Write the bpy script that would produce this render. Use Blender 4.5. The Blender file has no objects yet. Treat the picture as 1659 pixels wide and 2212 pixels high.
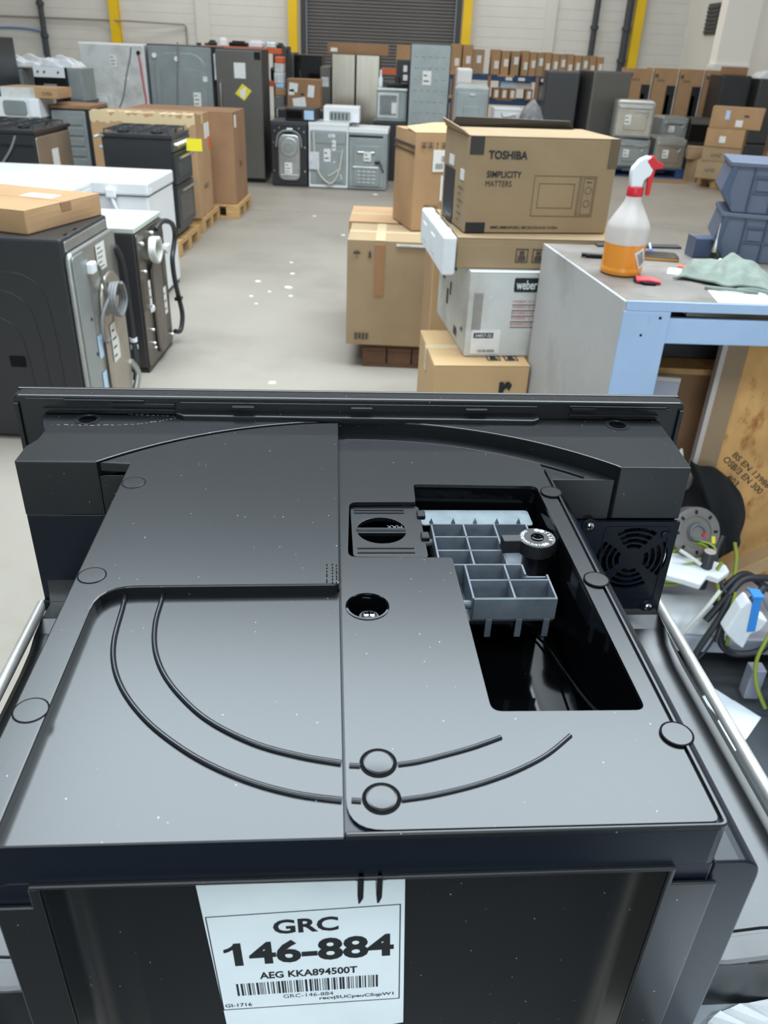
import bpy, bmesh, math, random
from mathutils import Vector, Matrix
from mathutils.geometry import tessellate_polygon
random.seed(7)
SC = bpy.context.scene
COL = SC.collection
PI = math.pi
def R(d): return math.radians(d)

# ------------------------------------------------------------------ camera
PITCH, ROLL, EYE = R(30.18), R(-2.51), 1.70
cd = bpy.data.cameras.new('camera'); cam = bpy.data.objects.new('camera', cd); COL.objects.link(cam)
cd.sensor_fit = 'HORIZONTAL'; cd.sensor_width = 36.0; cd.lens = 1723 / 1659 * 36.0
cd.clip_start = 0.02; cd.clip_end = 200
_right = Vector((1, 0, 0)); _down = Vector((0, -math.sin(PITCH), -math.cos(PITCH))); _fwd = Vector((0, math.cos(PITCH), -math.sin(PITCH)))
_c, _s = math.cos(ROLL), math.sin(ROLL)
_r2 = _c * _right + _s * _down; _d2 = -_s * _right + _c * _down
cam.matrix_world = Matrix(((_r2.x, -_d2.x, -_fwd.x, 0), (_r2.y, -_d2.y, -_fwd.y, 0), (_r2.z, -_d2.z, -_fwd.z, EYE), (0, 0, 0, 1)))
cd.dof.use_dof = True; cd.dof.focus_distance = 0.60; cd.dof.aperture_fstop = 22
SC.camera = cam

# ------------------------------------------------------------------ world, light, exposure
W = bpy.data.worlds.new('world'); SC.world = W; W.use_nodes = True
W.node_tree.nodes['Background'].inputs[0].default_value = (0.75, 0.85, 1, 1)
W.node_tree.nodes['Background'].inputs[1].default_value = 0.3
def area(name, loc, size, power, col=(1, 1, 1), rot=(0, 0, 0)):
    l = bpy.data.lights.new(name, 'AREA'); l.shape = 'RECTANGLE'; l.size, l.size_y = size; l.energy = power; l.color = col
    o = bpy.data.objects.new(name, l); COL.objects.link(o); o.location = loc; o.rotation_euler = rot; return o
COOL = (0.80, 0.92, 1.0); NEUT = (1.0, 0.975, 0.94)
area('skylight_near', (0.3, 4.35, 6.35), (7.0, 3.8), 1120, COOL)          # rooflight over the work area
area('skylight_behind', (0.0, -2.2, 6.35), (8.0, 2.4), 480, COOL)
area('fill_behind_camera', (0.0, -6.85, 2.1), (4.4, 4.0), 360, (0.74, 0.88, 1.0), (R(90), 0, R(180)))   # added cool fill lamp behind the camera, brightens the stock label
area('skylight_mid', (-1.0, 12.5, 6.35), (13.0, 2.0), 330, NEUT)
area('skylight_far', (-1.5, 17.5, 6.35), (14.0, 2.4), 340, NEUT)
area('skylight_rear', (-1.5, 22.0, 6.35), (14.0, 1.4), 430, NEUT)
SC.view_settings.view_transform = 'Standard'; SC.view_settings.look = 'None'
SC.view_settings.exposure = 0.0; SC.view_settings.gamma = 1.0
try: SC.view_settings.use_curve_mapping = False
except Exception: pass

# ------------------------------------------------------------------ materials
def lin(c):
    return tuple(((v / 255) / 12.92 if v / 255 <= 0.04045 else ((v / 255 + 0.055) / 1.055) ** 2.4) for v in c) + (1,)
MATS = {}
def M(name, rgb, rough=0.5, metal=0.0, var=None, bump=None, spec=0.5, stretch=None, dust=None, trans=0, coat=0, coord='Object', tint=None, alpha=None):
    """var=(scale, amount) tonal mottling; bump=(scale, strength); dust=(scale, size) pale specks; tint=(rgb, scale, lo, hi) second colour in patches"""
    m = bpy.data.materials.new(name); m.use_nodes = True; nt = m.node_tree; N = nt.nodes; L = nt.links
    b = N['Principled BSDF']; c = lin(rgb)
    b.inputs['Base Color'].default_value = c; b.inputs['Roughness'].default_value = rough; b.inputs['Metallic'].default_value = metal
    b.inputs['Specular IOR Level'].default_value = spec
    if trans: b.inputs['Transmission Weight'].default_value = trans
    if coat: b.inputs['Coat Weight'].default_value = coat; b.inputs['Coat Roughness'].default_value = 0.08
    tc = N.new('ShaderNodeTexCoord'); src = tc.outputs[coord]
    if stretch:
        mp = N.new('ShaderNodeMapping'); mp.inputs['Scale'].default_value = stretch; L.new(src, mp.inputs[0]); src = mp.outputs[0]
    def noise(s, det=4, rg=0.6):
        n = N.new('ShaderNodeTexNoise'); n.inputs['Scale'].default_value = s; n.inputs['Detail'].default_value = det; n.inputs['Roughness'].default_value = rg
        L.new(src, n.inputs['Vector']); return n.outputs['Fac']
    def mix(fac, a, bcol):
        x = N.new('ShaderNodeMix'); x.data_type = 'RGBA'
        L.new(fac, x.inputs[0])
        for v, i in ((a, 6), (bcol, 7)):
            if hasattr(v, 'is_linked'): L.new(v, x.inputs[i])
            else: x.inputs[i].default_value = v
        return x.outputs[2]
    def ramp(fac, lo, hi):
        r = N.new('ShaderNodeMapRange'); r.inputs[1].default_value = lo; r.inputs[2].default_value = hi; L.new(fac, r.inputs[0]); return r.outputs[0]
    cur = c
    if var:
        s, a = var
        lo = tuple(max(0, v * (1 - a)) for v in c[:3]) + (1,); hi = tuple(min(1, v * (1 + a)) for v in c[:3]) + (1,)
        cur = mix(ramp(noise(s), 0.3, 0.7), lo, hi)
    if tint:
        cur = mix(ramp(noise(tint[1], 6, 0.65), tint[2], tint[3]), cur, lin(tint[0]))
    if dust:
        v = N.new('ShaderNodeTexVoronoi'); v.inputs['Scale'].default_value = dust[0]; L.new(src, v.inputs['Vector'])
        sp = N.new('ShaderNodeSeparateColor'); L.new(v.outputs['Color'], sp.inputs[0])
        mr = N.new('ShaderNodeMath'); mr.operation = 'MULTIPLY'; mr.inputs[1].default_value = dust[1]; L.new(sp.outputs[0], mr.inputs[0])
        pw = N.new('ShaderNodeMath'); pw.operation = 'POWER'; pw.inputs[1].default_value = 3.0; L.new(sp.outputs[0], pw.inputs[0])
        mr2 = N.new('ShaderNodeMath'); mr2.operation = 'MULTIPLY'; L.new(pw.outputs[0], mr2.inputs[0]); mr2.inputs[1].default_value = dust[1]
        lt = N.new('ShaderNodeMath'); lt.operation = 'LESS_THAN'; L.new(v.outputs['Distance'], lt.inputs[0]); L.new(mr2.outputs[0], lt.inputs[1])
        cur = mix(lt.outputs[0], cur, lin((175, 178, 180)))
    if cur is not c: L.new(cur, b.inputs['Base Color'])
    if bump:
        bp = N.new('ShaderNodeBump'); bp.inputs['Strength'].default_value = bump[1]; bp.inputs['Distance'].default_value = bump[2] if len(bump) > 2 else 0.002
        L.new(noise(bump[0], 5), bp.inputs['Height']); L.new(bp.outputs[0], b.inputs['Normal'])
    MATS[name] = m; return m

M('plastic', (21, 23, 25), 0.27, var=(9, 0.10), bump=(900, 0.04, 0.0004), dust=(190, 0.075), spec=0.55)
M('plastic_rib', (30, 32, 36), 0.22)
M('plastic_navy', (5, 13, 25), 0.34, spec=0.35, bump=(700, 0.05, 0.0004))
M('plastic_gloss', (6, 7, 9), 0.07, dust=(260, 0.05), spec=0.2)
M('white_scuff', (132, 134, 134), 0.7)
M('ring_black', (6, 7, 9), 0.7, spec=0.1)
M('plastic_black', (18, 19, 22), 0.30)
M('plastic_grey', (96, 103, 111), 0.42, var=(60, 0.25))
M('knob_black', (26, 27, 29), 0.42)
M('chrome', (200, 200, 198), 0.22, 1.0)
M('rod_steel', (196, 194, 188), 0.42, 0.55, var=(40, 0.15), bump=(300, 0.1, 0.0004))
M('white_print', (222, 224, 224), 0.5)
M('label_paper', (226, 234, 238), 0.42, var=(14, 0.05), bump=(8, 0.25, 0.004))
M('ink', (24, 27, 32), 0.5)
M('ink_soft', (74, 66, 56), 0.7)
M('ink_faint', (96, 82, 62), 0.7)
M('ink_red', (196, 88, 96), 0.6)
M('card', (170, 135, 98), 0.85, var=(3.5, 0.10), bump=(60, 0.1, 0.001))
M('card_pale', (192, 158, 115), 0.85, var=(3.0, 0.10), bump=(60, 0.1, 0.001))
M('card_dull', (156, 132, 101), 0.85, var=(3.0, 0.10), bump=(60, 0.1, 0.001))
M('card_dark', (146, 110, 80), 0.9, var=(3, 0.12))
M('card_white', (205, 205, 202), 0.7, var=(4, 0.05), tint=((170, 163, 152), 3.2, 0.47, 0.72))
M('card_green', (62, 160, 132), 0.7)
M('tape_brown', (150, 108, 72), 0.3)
M('tape_dull', (108, 90, 70), 0.4)
M('tape_clear', (206, 182, 144), 0.16)
M('tape_black', (54, 50, 48), 0.4)
M('sticker', (222, 220, 216), 0.6, var=(30, 0.05))
M('sticker_yellow', (226, 208, 40), 0.5)
M('sticker_orange', (232, 92, 44), 0.5)
M('pallet_wood', (186, 148, 98), 0.8, var=(8, 0.22), stretch=(1, 6, 6), bump=(30, 0.3, 0.002))
M('pallet_dark', (96, 68, 48), 0.85, var=(8, 0.2))
M('pallet_blue', (36, 66, 104), 0.7, var=(6, 0.2))
M('floor', (152, 144, 133), 0.5, var=(0.9, 0.07), tint=((122, 114, 104), 0.55, 0.50, 0.80), bump=(40, 0.08, 0.002), spec=0.35)
M('joint', (128, 124, 118), 0.8)
M('wallpaint', (205, 205, 200), 0.7, var=(0.5, 0.04))
M('block', (205, 206, 202), 0.75, var=(2.0, 0.03), bump=(18, 0.2, 0.004))
M('office_white', (236, 234, 228), 0.7, var=(.6, .02))
M('ceiling', (92, 93, 95), 0.9)
M('yellow', (222, 186, 16), 0.5, var=(2, 0.06))
M('shutter', (84, 84, 84), 0.55, var=(0.6, 0.10))
M('pipe_dark', (58, 60, 66), 0.5)
M('pipe_grey', (142, 136, 128), 0.6)
M('cable_blue', (86, 124, 168), 0.5)
M('white_enamel', (226, 227, 228), 0.28, var=(3, 0.02))
M('grey_enamel', (196, 202, 194), 0.3)
M('dark_enamel', (40, 41, 44), 0.34, var=(3, 0.05))
M('charcoal', (58, 58, 60), 0.42, var=(2, 0.05))
M('graphite', (104, 101, 96), 0.36, 0.35, var=(2, 0.05))
M('galv', (178, 180, 178), 0.34, 0.85, var=(7, 0.12), bump=(14, 0.12, 0.004))
M('zinc_dull', (112, 122, 127), 0.6, 0.1, var=(60, 0.2))
M('galv_grey', (150, 156, 156), 0.45, 0.45, var=(5, 0.10), bump=(10, 0.15, 0.004))
M('galv_warm', (176, 168, 156), 0.36, 0.8, var=(5, 0.12))
M('galv_dark', (112, 106, 98), 0.34, 0.8, var=(5, 0.2), bump=(8, 0.2, 0.006))
M('stainless', (158, 150, 138), 0.24, 1.0, stretch=(1, 1, 0.05), var=(30, 0.1))
M('glass_dark', (14, 15, 18), 0.08)
M('cord_grey', (120, 120, 122), 0.5)
M('cord_black', (42, 44, 48), 0.45)
M('cord_green', (140, 152, 52), 0.5)
M('cord_white', (208, 208, 202), 0.5)
M('hose_cream', (198, 194, 178), 0.5)
M('film_blue', (176, 206, 232), 0.25)
M('film', (206, 208, 210), 0.18, bump=(9, 0.9, 0.02), var=(8, 0.2))
M('film_grey', (120, 122, 124), 0.15, bump=(9, 0.9, 0.02), var=(6, 0.3))
M('foam', (226, 229, 232), 0.8, bump=(120, 0.25, 0.002), var=(20, 0.04))
M('bench_blue', (166, 190, 222), 0.42, var=(7, 0.04), tint=((138, 156, 186), 26, 0.66, 0.72))
M('bench_top', (128, 121, 114), 0.5, var=(6, 0.16), tint=((96, 86, 78), 5, 0.46, 0.76), bump=(40, 0.2, 0.002), dust=(60, 0.10))
M('bench_side', (178, 177, 176), 0.5, var=(4, 0.06), tint=((120, 116, 114), 1.7, 0.52, 0.78), dust=(22, 0.10))
M('bin_grey', (88, 96, 114), 0.5, var=(8, 0.06))
M('bin_navy', (66, 78, 104), 0.5)
M('towel', (126, 135, 125), 0.95, var=(22, 0.14), bump=(260, 0.6, 0.003))
M('fabric_black', (14, 15, 20), 0.9, bump=(60, 0.4, 0.004))
M('bottle_plastic', (224, 216, 210), 0.35, trans=0.25, var=(5, 0.02))
M('liquid', (240, 150, 50), 0.18, trans=0.12)
M('red', (206, 34, 48), 0.35)
M('white_plastic', (232, 234, 238), 0.3)
M('pen_blue', (84, 84, 190), 0.35)
M('copper_edge', (190, 140, 90), 0.3, 0.6)
M('tan_panel', (142, 118, 92), 0.7, var=(4, 0.08))
M('edge_strip', (182, 170, 164), 0.6)
M('osb', (196, 150, 92), 0.8, var=(7, 0.22), tint=((150, 92, 46), 9, 0.54, 0.66), stretch=(1.4, 1, 0.8), bump=(30, 0.3, 0.003))
M('osb_ink', (70, 52, 38), 0.8)
M('reel_grey', (112, 108, 104), 0.5)
M('tape_blue', (58, 140, 220), 0.5)
M('blue_tote', (28, 84, 168), 0.45)
M('shelf_grey', (176, 178, 190), 0.45, var=(5, 0.08))
M('leg_grey', (150, 152, 164), 0.5)
M('orange', (212, 92, 44), 0.5)
M('table_steel', (158, 164, 170), 0.5, var=(16, 0.15), tint=((96, 100, 106), 14, 0.55, 0.75), bump=(60, 0.2, 0.002))
M('paper_white', (226, 232, 238), 0.6)
M('added_mat', (58, 62, 66), 0.8, bump=(30, 0.2, 0.003), var=(3, 0.25))
M('litter', (228, 226, 220), 0.7)

# ------------------------------------------------------------------ mesh tools
class MB:
    def __init__(self): self.v = []; self.f = []
    def add(self, vs, fs, m=None):
        o = len(self.v)
        for p in vs:
            p = Vector(p); self.v.append(tuple(m @ p) if m else tuple(p))
        self.f += [tuple(i + o for i in f) for f in fs]; return self
    def box(self, x0, y0, z0, x1, y1, z1, m=None):
        vs = [(x0, y0, z0), (x1, y0, z0), (x1, y1, z0), (x0, y1, z0), (x0, y0, z1), (x1, y0, z1), (x1, y1, z1), (x0, y1, z1)]
        return self.add(vs, [(3, 2, 1, 0), (4, 5, 6, 7), (0, 1, 5, 4), (1, 2, 6, 5), (2, 3, 7, 6), (3, 0, 4, 7)], m)
    def hexa(self, bot, top, z0, z1):
        vs = [(x, y, z0) for x, y in bot] + [(x, y, z1) for x, y in top]
        return self.add(vs, [(3, 2, 1, 0), (4, 5, 6, 7), (0, 1, 5, 4), (1, 2, 6, 5), (2, 3, 7, 6), (3, 0, 4, 7)])
    def poly(self, outer, z0, z1, holes=(), m=None):
        def ccw(p): return sum(a[0] * b[1] - b[0] * a[1] for a, b in zip(p, p[1:] + p[:1])) > 0
        loops = [list(outer) if ccw(list(outer)) else list(outer)[::-1]] + [list(h)[::-1] if ccw(list(h)) else list(h) for h in holes]
        flat = [p for l in loops for p in l]; n = len(flat)
        vs = [(x, y, z0) for x, y in flat] + [(x, y, z1) for x, y in flat]; fs = []
        if len(loops) == 1:
            fs += [tuple(range(n))[::-1], tuple(range(n, 2 * n))]
        else:
            for t in tessellate_polygon([[Vector((x, y, 0)) for x, y in l] for l in loops]):
                a, b, c = (flat[i] for i in t)
                if (b[0] - a[0]) * (c[1] - a[1]) - (b[1] - a[1]) * (c[0] - a[0]) < 0: t = t[::-1]
                fs += [tuple(i + n for i in t), tuple(t[::-1])]
        k = 0
        for l in loops:
            for i in range(len(l)):
                a, b = k + i, k + (i + 1) % len(l); fs.append((a, b, b + n, a + n))
            k += len(l)
        return self.add(vs, fs, m)
    def ring(self, rings, close_u=True, cap=True):
        n = len(rings[0]); vs = [p for r in rings for p in r]; fs = []
        for i in range(len(rings) - 1):
            for j in range(n if close_u else n - 1):
                a, b = i * n + j, i * n + (j + 1) % n; fs.append((a, b, b + n, a + n))
        if cap and close_u: fs += [tuple(range(n))[::-1], tuple(range((len(rings) - 1) * n, len(rings) * n))]
        return self.add(vs, fs)
    def lathe(self, prof, n=24, c=(0, 0, 0), m=None, cap=True):
        rings = [[(c[0] + r * math.cos(2 * PI * k / n), c[1] + r * math.sin(2 * PI * k / n), c[2] + z) for k in range(n)] for r, z in prof]
        t = MB(); t.ring(rings, cap=cap); return self.add(t.v, t.f, m)
    def tube(self, pts, r, n=8, m=None):
        pts = [Vector(p) for p in pts]; rs = r if isinstance(r, (list, tuple)) else [r] * len(pts); rings = []; up = None
        for i, p in enumerate(pts):
            d = (pts[min(i + 1, len(pts) - 1)] - pts[max(i - 1, 0)]).normalized()
            if up is None: up = d.orthogonal().normalized()
            up = (up - d * up.dot(d)); up = up.normalized() if up.length > 1e-6 else d.orthogonal().normalized()
            s = d.cross(up); rings.append([tuple(p + (up * math.cos(2 * PI * k / n) + s * math.sin(2 * PI * k / n)) * rs[i]) for k in range(n)])
        t = MB(); t.ring(rings); return self.add(t.v, t.f, m)
    def grid(self, fn, nu, nv, m=None):
        vs = [fn(i / nu, j / nv) for j in range(nv + 1) for i in range(nu + 1)]
        fs = [(j * (nu + 1) + i, j * (nu + 1) + i + 1, (j + 1) * (nu + 1) + i + 1, (j + 1) * (nu + 1) + i) for j in range(nv) for i in range(nu)]
        return self.add(vs, fs, m)
    def obj(self, name, mat, parent=None, bevel=0, seg=2, smooth=None, loc=None, rz=0, solid=0, sub=0):
        me = bpy.data.meshes.new(name); me.from_pydata(self.v, [], self.f); me.update()
        o = bpy.data.objects.new(name, me); COL.objects.link(o)
        me.materials.append(MATS[mat] if isinstance(mat, str) else mat)
        if parent: o.parent = parent
        if loc: o.location = loc
        if rz: o.rotation_euler.z = rz
        if smooth:
            for p in me.polygons: p.use_smooth = True
            me.set_sharp_from_angle(angle=R(smooth))
        if solid:
            s = o.modifiers.new('thick', 'SOLIDIFY'); s.thickness = solid; s.offset = 0
        if bevel:
            b = o.modifiers.new('bevel', 'BEVEL'); b.width = bevel; b.segments = seg; b.limit_method = 'ANGLE'; b.angle_limit = R(35)
        if sub:
            s = o.modifiers.new('sub', 'SUBSURF'); s.levels = sub; s.render_levels = sub
        return o

def rrect(x0, y0, x1, y1, r, n=4):
    out = []
    for cx, cy, a in ((x1 - r, y1 - r, 0), (x0 + r, y1 - r, 90), (x0 + r, y0 + r, 180), (x1 - r, y0 + r, 270)):
        out += [(cx + r * math.cos(R(a + 90 * k / n)), cy + r * math.sin(R(a + 90 * k / n))) for k in range(n + 1)]
    return out
def circ(cx, cy, r, n=24): return [(cx + r * math.cos(2 * PI * k / n), cy + r * math.sin(2 * PI * k / n)) for k in range(n)]
def roundpoly(pts, rad, n=4):
    """round the corners of a polygon; rad one number or one per point"""
    out = []; N_ = len(pts)
    for i, p in enumerate(pts):
        r = rad[i] if isinstance(rad, (list, tuple)) else rad
        P = Vector(p); a = Vector(pts[i - 1]) - P; b = Vector(pts[(i + 1) % N_]) - P
        if r <= 0: out.append(tuple(P)); continue
        r = min(r, a.length * 0.49, b.length * 0.49); A = P + a.normalized() * r; B = P + b.normalized() * r
        for k in range(n + 1):
            t = k / n; q = A * (1 - t) ** 2 + P * 2 * t * (1 - t) + B * t * t; out.append((q.x, q.y))
    return out
def spline(pts, n=6):
    pts = [Vector(p) for p in pts]; out = []
    for i in range(len(pts) - 1):
        p0, p1, p2, p3 = pts[max(i - 1, 0)], pts[i], pts[i + 1], pts[min(i + 2, len(pts) - 1)]
        for k in range(n):
            t = k / n
            out.append(0.5 * ((2 * p1) + (p2 - p0) * t + (2 * p0 - 5 * p1 + 4 * p2 - p3) * t * t + (3 * p1 - p0 - 3 * p2 + p3) * t ** 3))
    out.append(pts[-1]); return out
def arrange(o, label=None, cat=None, group=None, kind=None):
    if label: o['label'] = label
    if cat: o['category'] = cat
    if group: o['group'] = group
    if kind: o['kind'] = kind
    return o
def thing(name, label, cat, loc=(0, 0, 0), rz=0, group=None):
    o = bpy.data.objects.new(name, None); o.empty_display_size = 0.1; COL.objects.link(o)
    o.location = loc; o.rotation_euler.z = rz; return arrange(o, label, cat, group)
def dup(root, loc, rz=None, label=None):
    def cp(o, par):
        c = o.copy(); COL.objects.link(c)
        if par: c.parent = par
        for ch in list(o.children): cp(ch, c)
        return c
    r = cp(root, None); r.location = loc
    if rz is not None: r.rotation_euler.z = rz
    if label: r['label'] = label
    return r

_text = {}
def text_geo(s, bold):
    if (s, bold) not in _text:
        cu = bpy.data.curves.new('t', 'FONT'); cu.body = s; cu.size = 1; cu.offset = bold; cu.resolution_u = 3
        o = bpy.data.objects.new('t', cu); COL.objects.link(o)
        me = o.to_mesh(); vs = [v.co.copy() for v in me.vertices]; fs = [tuple(p.vertices) for p in me.polygons]
        o.to_mesh_clear(); bpy.data.objects.remove(o); bpy.data.curves.remove(cu)
        x0 = min(v.x for v in vs); x1 = max(v.x for v in vs); y0 = min(v.y for v in vs); y1 = max(v.y for v in vs)
        _text[(s, bold)] = ([((v.x - x0) / (x1 - x0), (v.y - y0) / (y1 - y0), 0) for v in vs], fs)
    return _text[(s, bold)]
def text(mb, s, m, x, y, w, h, bold=0.0, z=0.0):
    """lettering filling the rectangle x,y,w,h of plane m"""
    vs, fs = text_geo(s, bold)
    return mb.add([(x + v[0] * w, y + v[1] * h, z) for v in vs], fs, m)

def face(f, Wd, D, H):
    """frame of a box face: x along the face, y up, z out (box centred in x,y; base at z=0)"""
    if f == 'front': o, x, y = (-Wd / 2, -D / 2, 0), (1, 0, 0), (0, 0, 1)
    elif f == 'right': o, x, y = (Wd / 2, -D / 2, 0), (0, 1, 0), (0, 0, 1)
    elif f == 'left': o, x, y = (-Wd / 2, D / 2, 0), (0, -1, 0), (0, 0, 1)
    else: o, x, y = (-Wd / 2, -D / 2, H), (1, 0, 0), (0, 1, 0)
    x, y = Vector(x), Vector(y); n = x.cross(y)
    return Matrix(((x.x, y.x, n.x, o[0]), (x.y, y.y, n.y, o[1]), (x.z, y.z, n.z, o[2]), (0, 0, 0, 1)))
def pad(parent, fm, x, y, w, h, mat, name, t=0.0012, r=0, rot=0, bevel=0):
    mb = MB(); mm = fm @ Matrix.Translation((x + w / 2, y + h / 2, 0)) @ Matrix.Rotation(R(rot), 4, 'Z')
    if r: mb.poly(rrect(-w / 2, -h / 2, w / 2, h / 2, r), 0.0002, t, m=mm)
    else: mb.box(-w / 2, -h / 2, 0.0002, w / 2, h / 2, t, mm)
    return mb.obj(name, mat, parent, bevel=bevel)

def carton(label, Wd, D, H, loc, rz=0, mat='card', tape='tape_clear', pads=(), words=(), group=None, name='carton', gap=True, tapeface='front', sag=0.004, cat='box'):
    t = thing(name, label, cat, loc, rz, group)
    mb = MB(); h = H - 0.004
    n = 4
    def side(u, v):  # slightly bulged wall ring
        a = u * 4
        k = int(a) % 4; f_ = a - int(a)
        c = [(-Wd / 2, -D / 2), (Wd / 2, -D / 2), (Wd / 2, D / 2), (-Wd / 2, D / 2)]
        p = Vector(c[k]).lerp(Vector(c[(k + 1) % 4]), f_); nrm = [(0, -1), (1, 0), (0, 1), (-1, 0)][k]
        b = sag * math.sin(PI * f_) * math.sin(PI * v)
        return (p.x + nrm[0] * b, p.y + nrm[1] * b, h * v)
    rings = [[side(i / 16, j / 4) for i in range(16)] for j in range(5)]
    mb.ring(rings); mb.obj('body', mat, t, bevel=0.004)
    g = 0.003 if gap else 0
    for s in (-1, 1):
        f = MB(); y0, y1 = (g, D / 2) if s > 0 else (-D / 2, -g)
        f.box(-Wd / 2, y0, h, Wd / 2, y1, H); f.obj('flap', mat, t, bevel=0.0015)
    if tape:
        fm = face('top', Wd, D, H); pad(t, fm, 0, D / 2 - 0.025, Wd, 0.05, tape, 'tape')
        if tapeface:
            q = 'left' if tapeface == 'left' else 'right'
            fm = face(q, Wd, D, H); pad(t, fm, D / 2 - 0.025, H - 0.09, 0.05, 0.09, tape, 'tape', t=sag + 0.001)
    for fc, x, y, w, hh, m_, nm, *rot in pads:
        pad(t, face(fc, Wd, D, H), x, y, w, hh, m_, nm, t=(0.0015 if fc == 'top' else sag + 0.0012), rot=rot[0] if rot else 0)
    for fc, s, x, y, w, hh, m_, *bold in words:
        mb = MB(); text(mb, s, face(fc, Wd, D, H), x, y, w, hh, bold[0] if bold else 0.0, z=(0.0016 if fc == 'top' else sag + 0.0014)); mb.obj('lettering', m_, t)
    return t
def icons(t, fc, Wd, D, H, x, y, s, n, mat='ink_soft', z=0.0055):
    """row of printed handling marks (outlined frames, arrows)"""
    fm = face(fc, Wd, D, H); mb = MB()
    for i in range(n):
        X = x + i * s * 1.35; w = s * 0.08
        def bar(a, b, c, d): mb.box(X + a * s, y + b * s, z, X + c * s, y + d * s, z + 0.0004, fm)
        if i % 3 == 2:
            bar(.3, 0, .7, .08); bar(.44, .08, .56, .75)
            mb.add([(X + .25 * s, y + .7 * s, z), (X + .75 * s, y + .7 * s, z), (X + .5 * s, y + 1.1 * s, z)], [(0, 1, 2)], fm)
        else:
            bar(0, 0, 1, .08); bar(0, 1.0, 1, 1.08); bar(0, 0, .08, 1.08); bar(.92, 0, 1, 1.08); bar(.25, .45, .75, .55); bar(.2, .15, .8, .42); bar(.3, .62, .7, .9)
    mb.obj('printed_marks', mat, t)

def pallet(label, loc, rz=0, Wd=1.2, D=0.8, wood='pallet_wood', name='pallet', group=None):
    t = thing(name, label, 'pallet', loc, rz, group)
    base = None
    def part(nm, x0, y0, z0, x1, y1, z1):
        mb = MB(); mb.box(x0, y0, z0, x1, y1, z1); mb.obj(nm, wood, t, bevel=0.003, seg=1)
    for i in range(3):
        y = -D / 2 + (0.05, D / 2, D - 0.05)[i]
        part('skid_board', -Wd / 2, y - 0.05, 0, Wd / 2, y + 0.05, 0.02)
        part('bearer_board', -Wd / 2, y - 0.05, 0.098, Wd / 2, y + 0.05, 0.12) if False else None
        for x in (-Wd / 2 + 0.0725, 0, Wd / 2 - 0.0725): part('block', x - 0.0725, y - 0.05, 0.02, x + 0.0725, y + 0.05, 0.098)
    for x in (-Wd / 2 + 0.0725, 0, Wd / 2 - 0.0725): part('bearer_board', x - 0.0725, -D / 2, 0.098, x + 0.0725, D / 2, 0.12)
    for i in range(5):
        y = -D / 2 + 0.0725 + i * (D - 0.145) / 4
        part('deck_board', -Wd / 2, y - 0.065, 0.12, Wd / 2, y + 0.065, 0.142)
    return t

# ------------------------------------------------------------------ the setting
def struct(name, mb, mat, parent=None, **k):
    o = mb.obj(name, mat, parent, **k)
    if not parent: o['kind'] = 'structure'
    return o
XL, XR, YB, YF, ZC = -11.0, 7.10, -7.0, 23.8, 6.5
fl = struct('floor', MB().box(XL, YB, -0.2, XR, YF, 0), 'floor')
for a, b, w in (((0.2, 12.5), (7.0, 6.4), 0.02), ((-6, 9.6), (6.5, 10.2), 0.012)):
    a, b = Vector((*a, 0)), Vector((*b, 0)); d = (b - a); n = Vector((-d.y, d.x, 0)).normalized() * w / 2
    mb = MB(); mb.add([a - n + Vector((0, 0, .001)), b - n + Vector((0, 0, .001)), b + n + Vector((0, 0, .001)), a + n + Vector((0, 0, .001))], [(0, 1, 2, 3)]); mb.obj('floor_joint', 'joint', fl)
DX0, DX1 = -2.60, 1.34
mb = MB(); mb.box(XL, YF, 0, DX0, YF + 0.25, ZC); mb.box(DX1, YF, 0, XR, YF + 0.25, ZC); mb.box(DX0, YF, 4.2, DX1, YF + 0.25, ZC)
wr = struct('wall_rear', mb, 'block')
# painted blockwork: shallow bed joints cut the wall into courses
mb = MB()
for k in range(3, 18):
    z = 0.225 * k
    for x0, x1 in ((XL, DX0 - 0.45), (DX1 + 0.45, XR)): mb.box(x0, YF - 0.004, z + 0.008, x1, YF, z + 0.217)
struct('block_courses', mb, 'block', wr, bevel=0.004, seg=1)['kind'] = 'stuff'
mb = MB(); mb.box(XR, YB, 0, XR + 0.25, YF + 0.25, ZC); struct('wall_right', mb, 'wallpaint')
struct('wall_left', MB().box(XL - 0.25, YB, 0, XL, YF + 0.25, ZC), 'wallpaint')
struct('wall_front', MB().box(XL - 0.25, YB - 0.25, 0, XR + 0.25, YB, ZC), 'wallpaint')
struct('ceiling', MB().box(XL - 0.25, YB - 0.25, ZC, XR + 0.25, YF + 0.25, ZC + 0.15), 'ceiling')
for k, y in enumerate((7.4, 11.2, 16.0, 21.0)):   # unseen beams added to block the far rooflights from the lid
    struct('trim_%d' % (21 + k), MB().box(XL, y - .12, ZC - (.8 if y > 8 else .5), XR, y + .12, ZC), 'ceiling')
# roller shutter door
dr = bpy.data.objects.new('door_1', None); COL.objects.link(dr); dr['kind'] = 'structure'; dr.location = ((DX0 + DX1) / 2, YF, 0)
hw = (DX1 - DX0) / 2
prof = []
for k in range(56):
    z = k * 0.075; prof += [(0.10, z), (0.082, z + 0.03), (0.086, z + 0.055), (0.102, z + 0.072)]
mb = MB(); mb.add([(x, y, z) for x in (-hw + .08, hw - .08) for y, z in prof], [(i, len(prof) + i, len(prof) + i + 1, i + 1) for i in range(len(prof) - 1)])
mb.obj('shutter_curtain', 'shutter', dr, smooth=30)
for s in (-1, 1): MB().box(s * hw - .06, -0.06, 0, s * hw + .06, 0.1, 4.2).obj('guide_rail', 'charcoal', dr, bevel=.005)
MB().box(-hw, -0.05, 4.2, hw, 0.3, 4.5).obj('shutter_hood', 'charcoal', dr)
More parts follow.
